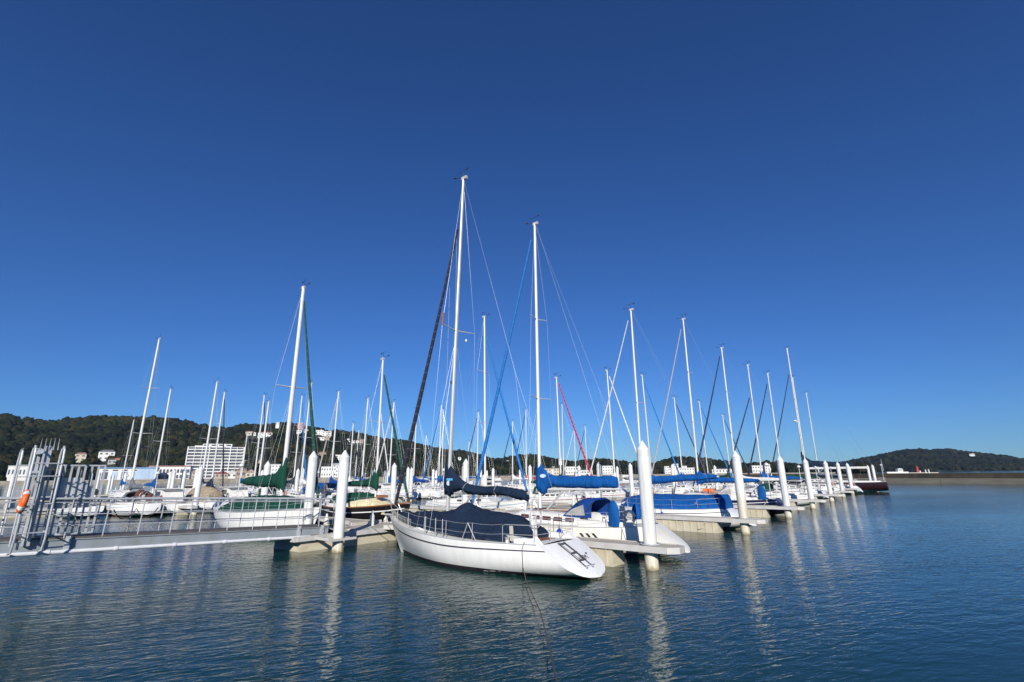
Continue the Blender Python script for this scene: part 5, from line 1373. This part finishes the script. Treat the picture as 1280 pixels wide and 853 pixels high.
sailboat('white sloop with red furled jib and dark green deck cover', 31.5, -6.3, 1, 10.5, 13.5, cover='green', jib='red', spread=((.5, .85),), detail=1, jfrac=.97, mr=.09, hood='green', sheer='line_red')
sailboat('white sloop with slim bare mast and white furled sail beyond the red furled jib', 43.4, -6.3, 1, 11, 16.2, cover='white_c', jib='white', spread=((.4, .9), (.68, .8)), detail=1, mr=.11, jfrac=.97, sheer='line_red')
sailboat('white sloop with blue furled jib seen right of the big finger pile', 54.3, -6.3, 1, 11, 17.2, cover='grey_c', jib='blue', spread=((.4, .9), (.68, .8)), detail=1, mr=.11, jfrac=.95)
sailboat('white sloop with short mast just left of the navy sloop mast', 66.2, -6.3, 1, 10.5, 15.2, cover='blue', jib='navy', spread=((.5, .85),), detail=1, mr=.11)
sailboat('white sloop with blue furled jib behind the navy hull', 78.7, -6.3, 1, 10.5, 15.9, cover='blue', jib='blue', spread=((.5, .85),), detail=1, mr=.11)
sailboat('small white sloop at the far end of the left row by the dark furled jib', 92.5, -6.3, 1, 10.0, 14.6, cover='green', jib='navy', spread=((.5, .85),), detail=1, mr=.11)

# ---- second pontoon
R2, L2 = -38.0, -52.0
rows2 = [
 # label, px of mast, row, sgn, L, top, cover, jib, kwargs
 ('white sloop stern-on with grey sprayhood and brown stern covers near the gangway gate', 160.0, R2, -1, 11.0, 17.6, 'grey_c', None, dict(hood='grey_c', rs=.5, detail=2, mr=.11)),
 ('sloop with bare silver mast left of the hotel and arcade', 190.5, L2, 1, 10.0, 14.6, 'blue', None, dict()),
 ('white sloop under a beige tent tarp with dark navy lettered boom cover, before the hotel', 248.5, R2, -1, 10.0, 13.8, 'navy', None, dict(tarp=('beige', [(1.8, .5, .5, .1), (.8, 1.3, .8, .1), (-1.0, 1.5, .9, .05), (-3.0, 1.4, .95, .05), (-4.6, 1.0, .9, .05)]), detail=2)),
 ('white sloop with a black furled jib in front of the hotel balconies', 263.0, L2, 1, 10.0, 15.0, 'navy', 'black', dict()),
 ('sloop with green boom cover and black furled jib right of the hotel', 316.0, L2, 1, 10.5, 15.2, 'green', 'black', dict()),
 ('white motor-sailer with green awning left of the big white mast', 321.0, R2, -1, 10.0, 12.2, 'green', None, dict(hood='green')),
 ('sloop with blue furled jib just right of the big white mast', 366.0, L2, 1, 10.0, 15.8, 'navy', 'blue', dict()),
 ('sloop with blue rail cover between the big white mast and green furled jib', 374.5, R2, -1, 10.0, 15.2, 'white_c', None, dict(hood='blue')),
 ('white sloop with two-tone grey mast between the two thick piles', 411.5, R2, -1, 10.0, 14.6, 'royal', 'grey', dict()),
 ('small sloop with short mast hidden behind the corner pile', 436.0, L2, 1, 9.0, 12.1, 'white_c', 'black', dict()),
 ('white sloop with royal blue boom cover right of the corner pile', 451.0, R2, -1, 10.0, 14.2, 'royal', None, dict()),
 ('sloop with twin thin mast behind the green boom cover of the black hull', 470.0, L2, 1, 10.0, 15.6, 'grey_c', 'white', dict()),
 ('white sloop with bright blue boom cover behind the green furled jib', 485.5, R2, -1, 10.0, 14.1, 'blue', 'white', dict()),
 ('white sloop with dark mast just right of the black furled jib of the near sloop', 516.0, R2, -1, 10.0, 13.6, 'royal', 'navy', dict()),
 ('sloop with blue furled jib and blue sprayhood left of the navy boom cover', 548.0, R2, -1, 10.5, 14.6, 'blue', 'blue', dict(hood='blue')),
 ('sloop whose mast stands almost touching the one left of the navy boom cover', 552.5, L2, 1, 10.0, 16.5, 'blue', None, dict()),
 ('sloop with grey mast above the sagging navy boom cover', 596.0, R2, -1, 10.0, 14.3, 'navy', 'navy', dict()),
 ('sloop with pale mast right of the crossing blue furled jibs', 640.8, R2, -1, 10.0, 13.4, 'white_c', 'navy', dict()),
 ('sloop with pale tall mast left of the bright blue boom cover', 658.0, R2, -1, 10.5, 16.1, 'red_c', 'black', dict()),
 ('sloop close behind the red-jibbed boat', 705.0, R2, -1, 11.0, 18.6, 'grey_c', None, dict()),
 ('sloop with white furled jib under the red furled jib', 720.0, R2, -1, 10.0, 14.0, 'white_c', 'white', dict()),
 ('sloop with thin mast crossed by the red furled jib', 734.0, R2, -1, 10.0, 14.4, 'blue', 'navy', dict()),
]
hulls = ['hull_white', 'hull_white', 'hull_pale', 'hull_cream']
fouls = ['antifoul_red', 'antifoul_blue', 'antifoul_dark', 'antifoul_green']
for i, (lab, px, n_, sg, L, top, cov, jb, kw) in enumerate(rows2):
    a = fit_a(px, n_, 1.5)
    k = dict(detail=1, mr=.105, spread=((.5, .9),) if i % 3 else ((.4, .9), (.68, .75)), hull=hulls[i % 4], foul=fouls[i % 4], sheer=['line_blue', 'line_dark', 'line_red', 'line_grey'][(i * 3) % 4], jfrac=.95)
    k.update(kw)
    res = sailboat(lab, a, n_ if abs(n_) > 0 else n_, sg, L, top, cover=cov, jib=jb, **k)
    if i == 0:
        r0, h0 = res[0], res[1]; zc = h0.edge(-4, 1)[2]
        capsule(r0, 'stern_cover', (-4.6, -.5, zc + .2), .35, .35, .75, M['brown_c']); capsule(r0, 'wheel_cover', (-3.9, .1, zc + .3), .45, .2, 1.0, M['brown_c'])
    if i == 2:
        tcv = bpy.data.curves.new('cover_lettering', 'FONT'); tcv.body = 'Lyner'; tcv.size = .5; tcv.extrude = .004; tcv.align_x = 'CENTER'
        t_o = bpy.data.objects.new('cover_lettering', tcv); COL.objects.link(t_o); t_o.parent = res[5]
        zz = res[4] + 1.45; t_o.rotation_euler = (math.pi / 2, 0, math.pi); t_o.location = (-1.6, .26, zz - .05); to_mesh(t_o, M['line_white'])

# ---- motor boats among the masts
def motor_boat(label, a, n_, sgn, L, hm='hull_white', canopy=None, fly=False, yaw=0.0):
    p = an(a, n_); o = thing('motor_boat', label, 'motor boat', (p.x, p.y, 0), (ANG_N if sgn > 0 else ANG_N + math.pi) + yaw, 'motor boats moored in the marina')
    Hm = Hull(L, L * .34, .85, bow_up=.5, stern='plumb', ws=.85, rake_b=L * .14)
    hull_parts(Hm, o, M[hm], M['antifoul_blue'], M['line_blue'], 16)
    z = Hm.edge(0, 1)[2]; w = L * .125
    m = MB(); m.loft([[(x, -ww, z), (x2, -ww * .86, z + hh), (x2, ww * .86, z + hh), (x, ww, z)] for x, x2, ww, hh in ((-.14 * L, -.12 * L, w, 1.25), (.10 * L, .02 * L, w, 1.3), (.22 * L, .16 * L, w * .8, .45), (.32 * L, .30 * L, w * .5, .1))])
    c = m.build('cabin', M['cabin'], o, 30)
    g = MB()
    for sg in (1, -1): g.loft([[(-.11 * L, sg * (w * .95 + .01), z + .62), (.075 * L, sg * (w * .95 + .01), z + .62)], [(-.10 * L, sg * (w * .885 + .012), z + 1.08), (.035 * L, sg * (w * .885 + .012), z + 1.08)]], closed=False)
    g.build('window', M['glass'], c, 0)
    g = MB(); g.loft([[(.115 * L, -w * .8, z + .88 - .25), (.115 * L, w * .8, z + .88 - .25)], [(.04 * L, -w * .8, z + 1.24), (.04 * L, w * .8, z + 1.24)]], closed=False); g.build('windscreen', M['glass'], c, 0)
    r_ = MB(); r_.box((-.04 * L, 0, z + 1.34), (.26 * L, w * 2.0, .07)); r_.build('roof', M['cabin'], o, 0)
    k = MB()
    for sg in (1, -1):
        k.tube([tuple(Vector(Hm.edge(x, sg, .06)) + Vector((0, 0, .55))) for x in (-.05 * L, .1 * L, .25 * L, .38 * L)] + [(Hm.xb - .05, 0, Hm.zs(1) + .55)], .018, 5)
        for x in (-.05 * L, .1 * L, .25 * L, .38 * L): e_ = Vector(Hm.edge(x, sg, .06)); k.tube([tuple(e_), tuple(e_ + Vector((0, 0, .55)))], .015, 5)
    k.tube([(-.1 * L, .2, z + 1.3), (-.13 * L, .2, z + 3.2)], .015, 5)
    k.build('bow_rail', M['steel'], o)
    if fly:
        f = MB(); f.box((-.05 * L, 0, z + 1.6), (.2 * L, w * 1.6, .45), taper=.9); f.build('flybridge', M['cabin'], o, 0)
    if canopy:
        f = MB(); f.loft([[(x, w * .95 * math.cos(a_), z + .9 + .7 * math.sin(a_) ** .6 if math.sin(a_) > 0 else z + .9) for a_ in [math.pi * q / 8 for q in range(9)]] for x in (-.42 * L, -.28 * L, -.14 * L)], closed=False); f.build('canopy', M[canopy], o, 60)
for lab, px, n_, L, can, fly in (
  ('white motor cruiser with blue canopy seen through the gap left of the green furled jib', 392, R2, 9, 'blue', False), ('white motor boat low between the thick corner pile and the green furled jib', 428, R2, 8.5, None, False),
  ('white flybridge cruiser seen beneath the green boom cover', 440, L2, 10, None, True), ('white motor boat right of the bright blue far cover', 500, L2, 9, None, False),
  ('white cabin cruiser behind the black furled jib foot', 528, L2, 9.5, None, True), ('small white motor boat behind the navy boom cover gooseneck', 570, L2, 8.5, 'blue', False),
  ('white motor boat left of the hotel, low by the street lamp', 208, R2 + 1, 8.5, None, False), ('white cruiser lying left of the green tarp, before the quay houses', 290, R2, 9.5, None, False),
  ('white motor boat behind the gate leaf', 92, R2 - 2, 8.5, 'grey_c', False), ('white low motor boat right of the arcade end', 232, L2 - 4, 8, None, False), ('white cruiser behind the cream sloop mast', 683, L2, 10, None, True), ('white flybridge cruiser seen low right of the corner pile', 462, L2, 9.5, None, True), ('white motor boat under the far blue covers left of the near sloop bow', 478, R2, 8.5, None, False), ('white cruiser showing between the two crossing blue furled jibs', 615, R2, 9.5, None, True), ('white cabin boat right of the bright blue boom cover end', 785, L2, 10, None, True), ('white cruiser with blue canopy far behind the blue boom cover', 745, L2, 10, 'blue', False)):
    motor_boat(lab, fit_a(px, n_, 1.0), n_, 1 if n_ < -45 else -1, L, 'hull_white', can, fly)
m3 = [('third-pontoon sloop left of the arcade', 150, 13), ('third-pontoon sloop between hotel and white mast', 300, 12), ('third-pontoon sloop right of the corner pile', 443, 14), ('third-pontoon sloop beyond the black furled jib', 530, 14), ('third-pontoon sloop above the peak of the navy tarp', 585, 13)]
for lab, px, top in m3:
    sailboat(lab, fit_a(px, -81, 1.5), -81, -1, 10, top, cover='blue', jib=None, detail=0, mr=.10, spread=((.5, .85),))

# ---- mooring lines
def line(name, label, pts, r_=.014, m='rope', n=12, sag=0.0, cat='rope'):
    P_ = [Vector(p) for p in pts]; out = []
    for i in range(len(P_) - 1):
        for k in range(n):
            t_ = k / n; q = P_[i].lerp(P_[i + 1], t_); q.z -= sag * 4 * t_ * (1 - t_); out.append(tuple(q))
    out.append(tuple(P_[-1])); b = MB(); b.tube(out, r_, 6); o = b.build(name, M[m]); return tag(o, label, cat, 'mooring lines')
st = local(main, H.edge(H.x(.06, 1) - .02, 1, .05)); st.z += .08
e_ = local(main, (H.edge(H.x(.06, 1), 1)[0], H.y(.06, 1) + .06, .9))
q1 = e_.copy(); q1.z = .15
line('stern_line', 'long weedy stern line from the white sloop running down toward the viewer', [st, e_, (e_.x + .02, e_.y - .05, .35), (e_.x + .10, e_.y - 1.0, .12), at_y(676, 766, 12.6), at_y(688, 815, 9.6), at_y(697, 856, 7.6), at_y(706, 905, 6.0), (.75, 3.3, 1.62)], .013, 'rope_dark', 6)
bw_ = local(main, (H.xb - .2, .1, H.zs(1) + .05))
line('bow_line', 'bow line from the white sloop down to the platform cleat', [bw_, an(4.0, .0, .78)], .016, sag=.12)
line('bow_line', 'second bow line from the white sloop to the pontoon by the black hull', [bw_, an(5.6, -.8, .72)], .016, sag=.2)
e_ = local(main, H.edge(-4.2, -1, .05)); line('spring_line', 'spring line from the white sloop to its finger pontoon', [e_, an(5.3, 7.6, .74)], .014, sag=.1)
e_ = local(b2, H2.edge(-5.0, -1, .05)); e2_ = local(b2, H2.edge(-5.0, 1, .05)); line('stern_line', 'stern line from the cream sloop to the finger beside the big pile', [e2_, an(5.9, 13.4, .7)], .016, sag=.08)
e_ = local(b3, H3.edge(-5.8, 1, .05)); line('stern_line', 'stern line from the blue-tarped sloop looped under the stained pile finger', [e_, an(18.3, 13.0, .7), an(17.7, 12.0, .2)], .016, sag=.12)
e_ = local(b4, H4.edge(-5.6, 1, .05)); line('stern_line', 'stern line from the navy hull to its finger', [e_, an(30.3, 12.6, .7)], .018, sag=.1)
line('chain_loop', 'dark rope loops hanging on the gangway railing', [an(-5.2, -1.1, 2.2), an(-5.9, -1.1, 2.2), an(-6.6, -1.1, 2.2)], .02, 'rope_dark', 8, .35)
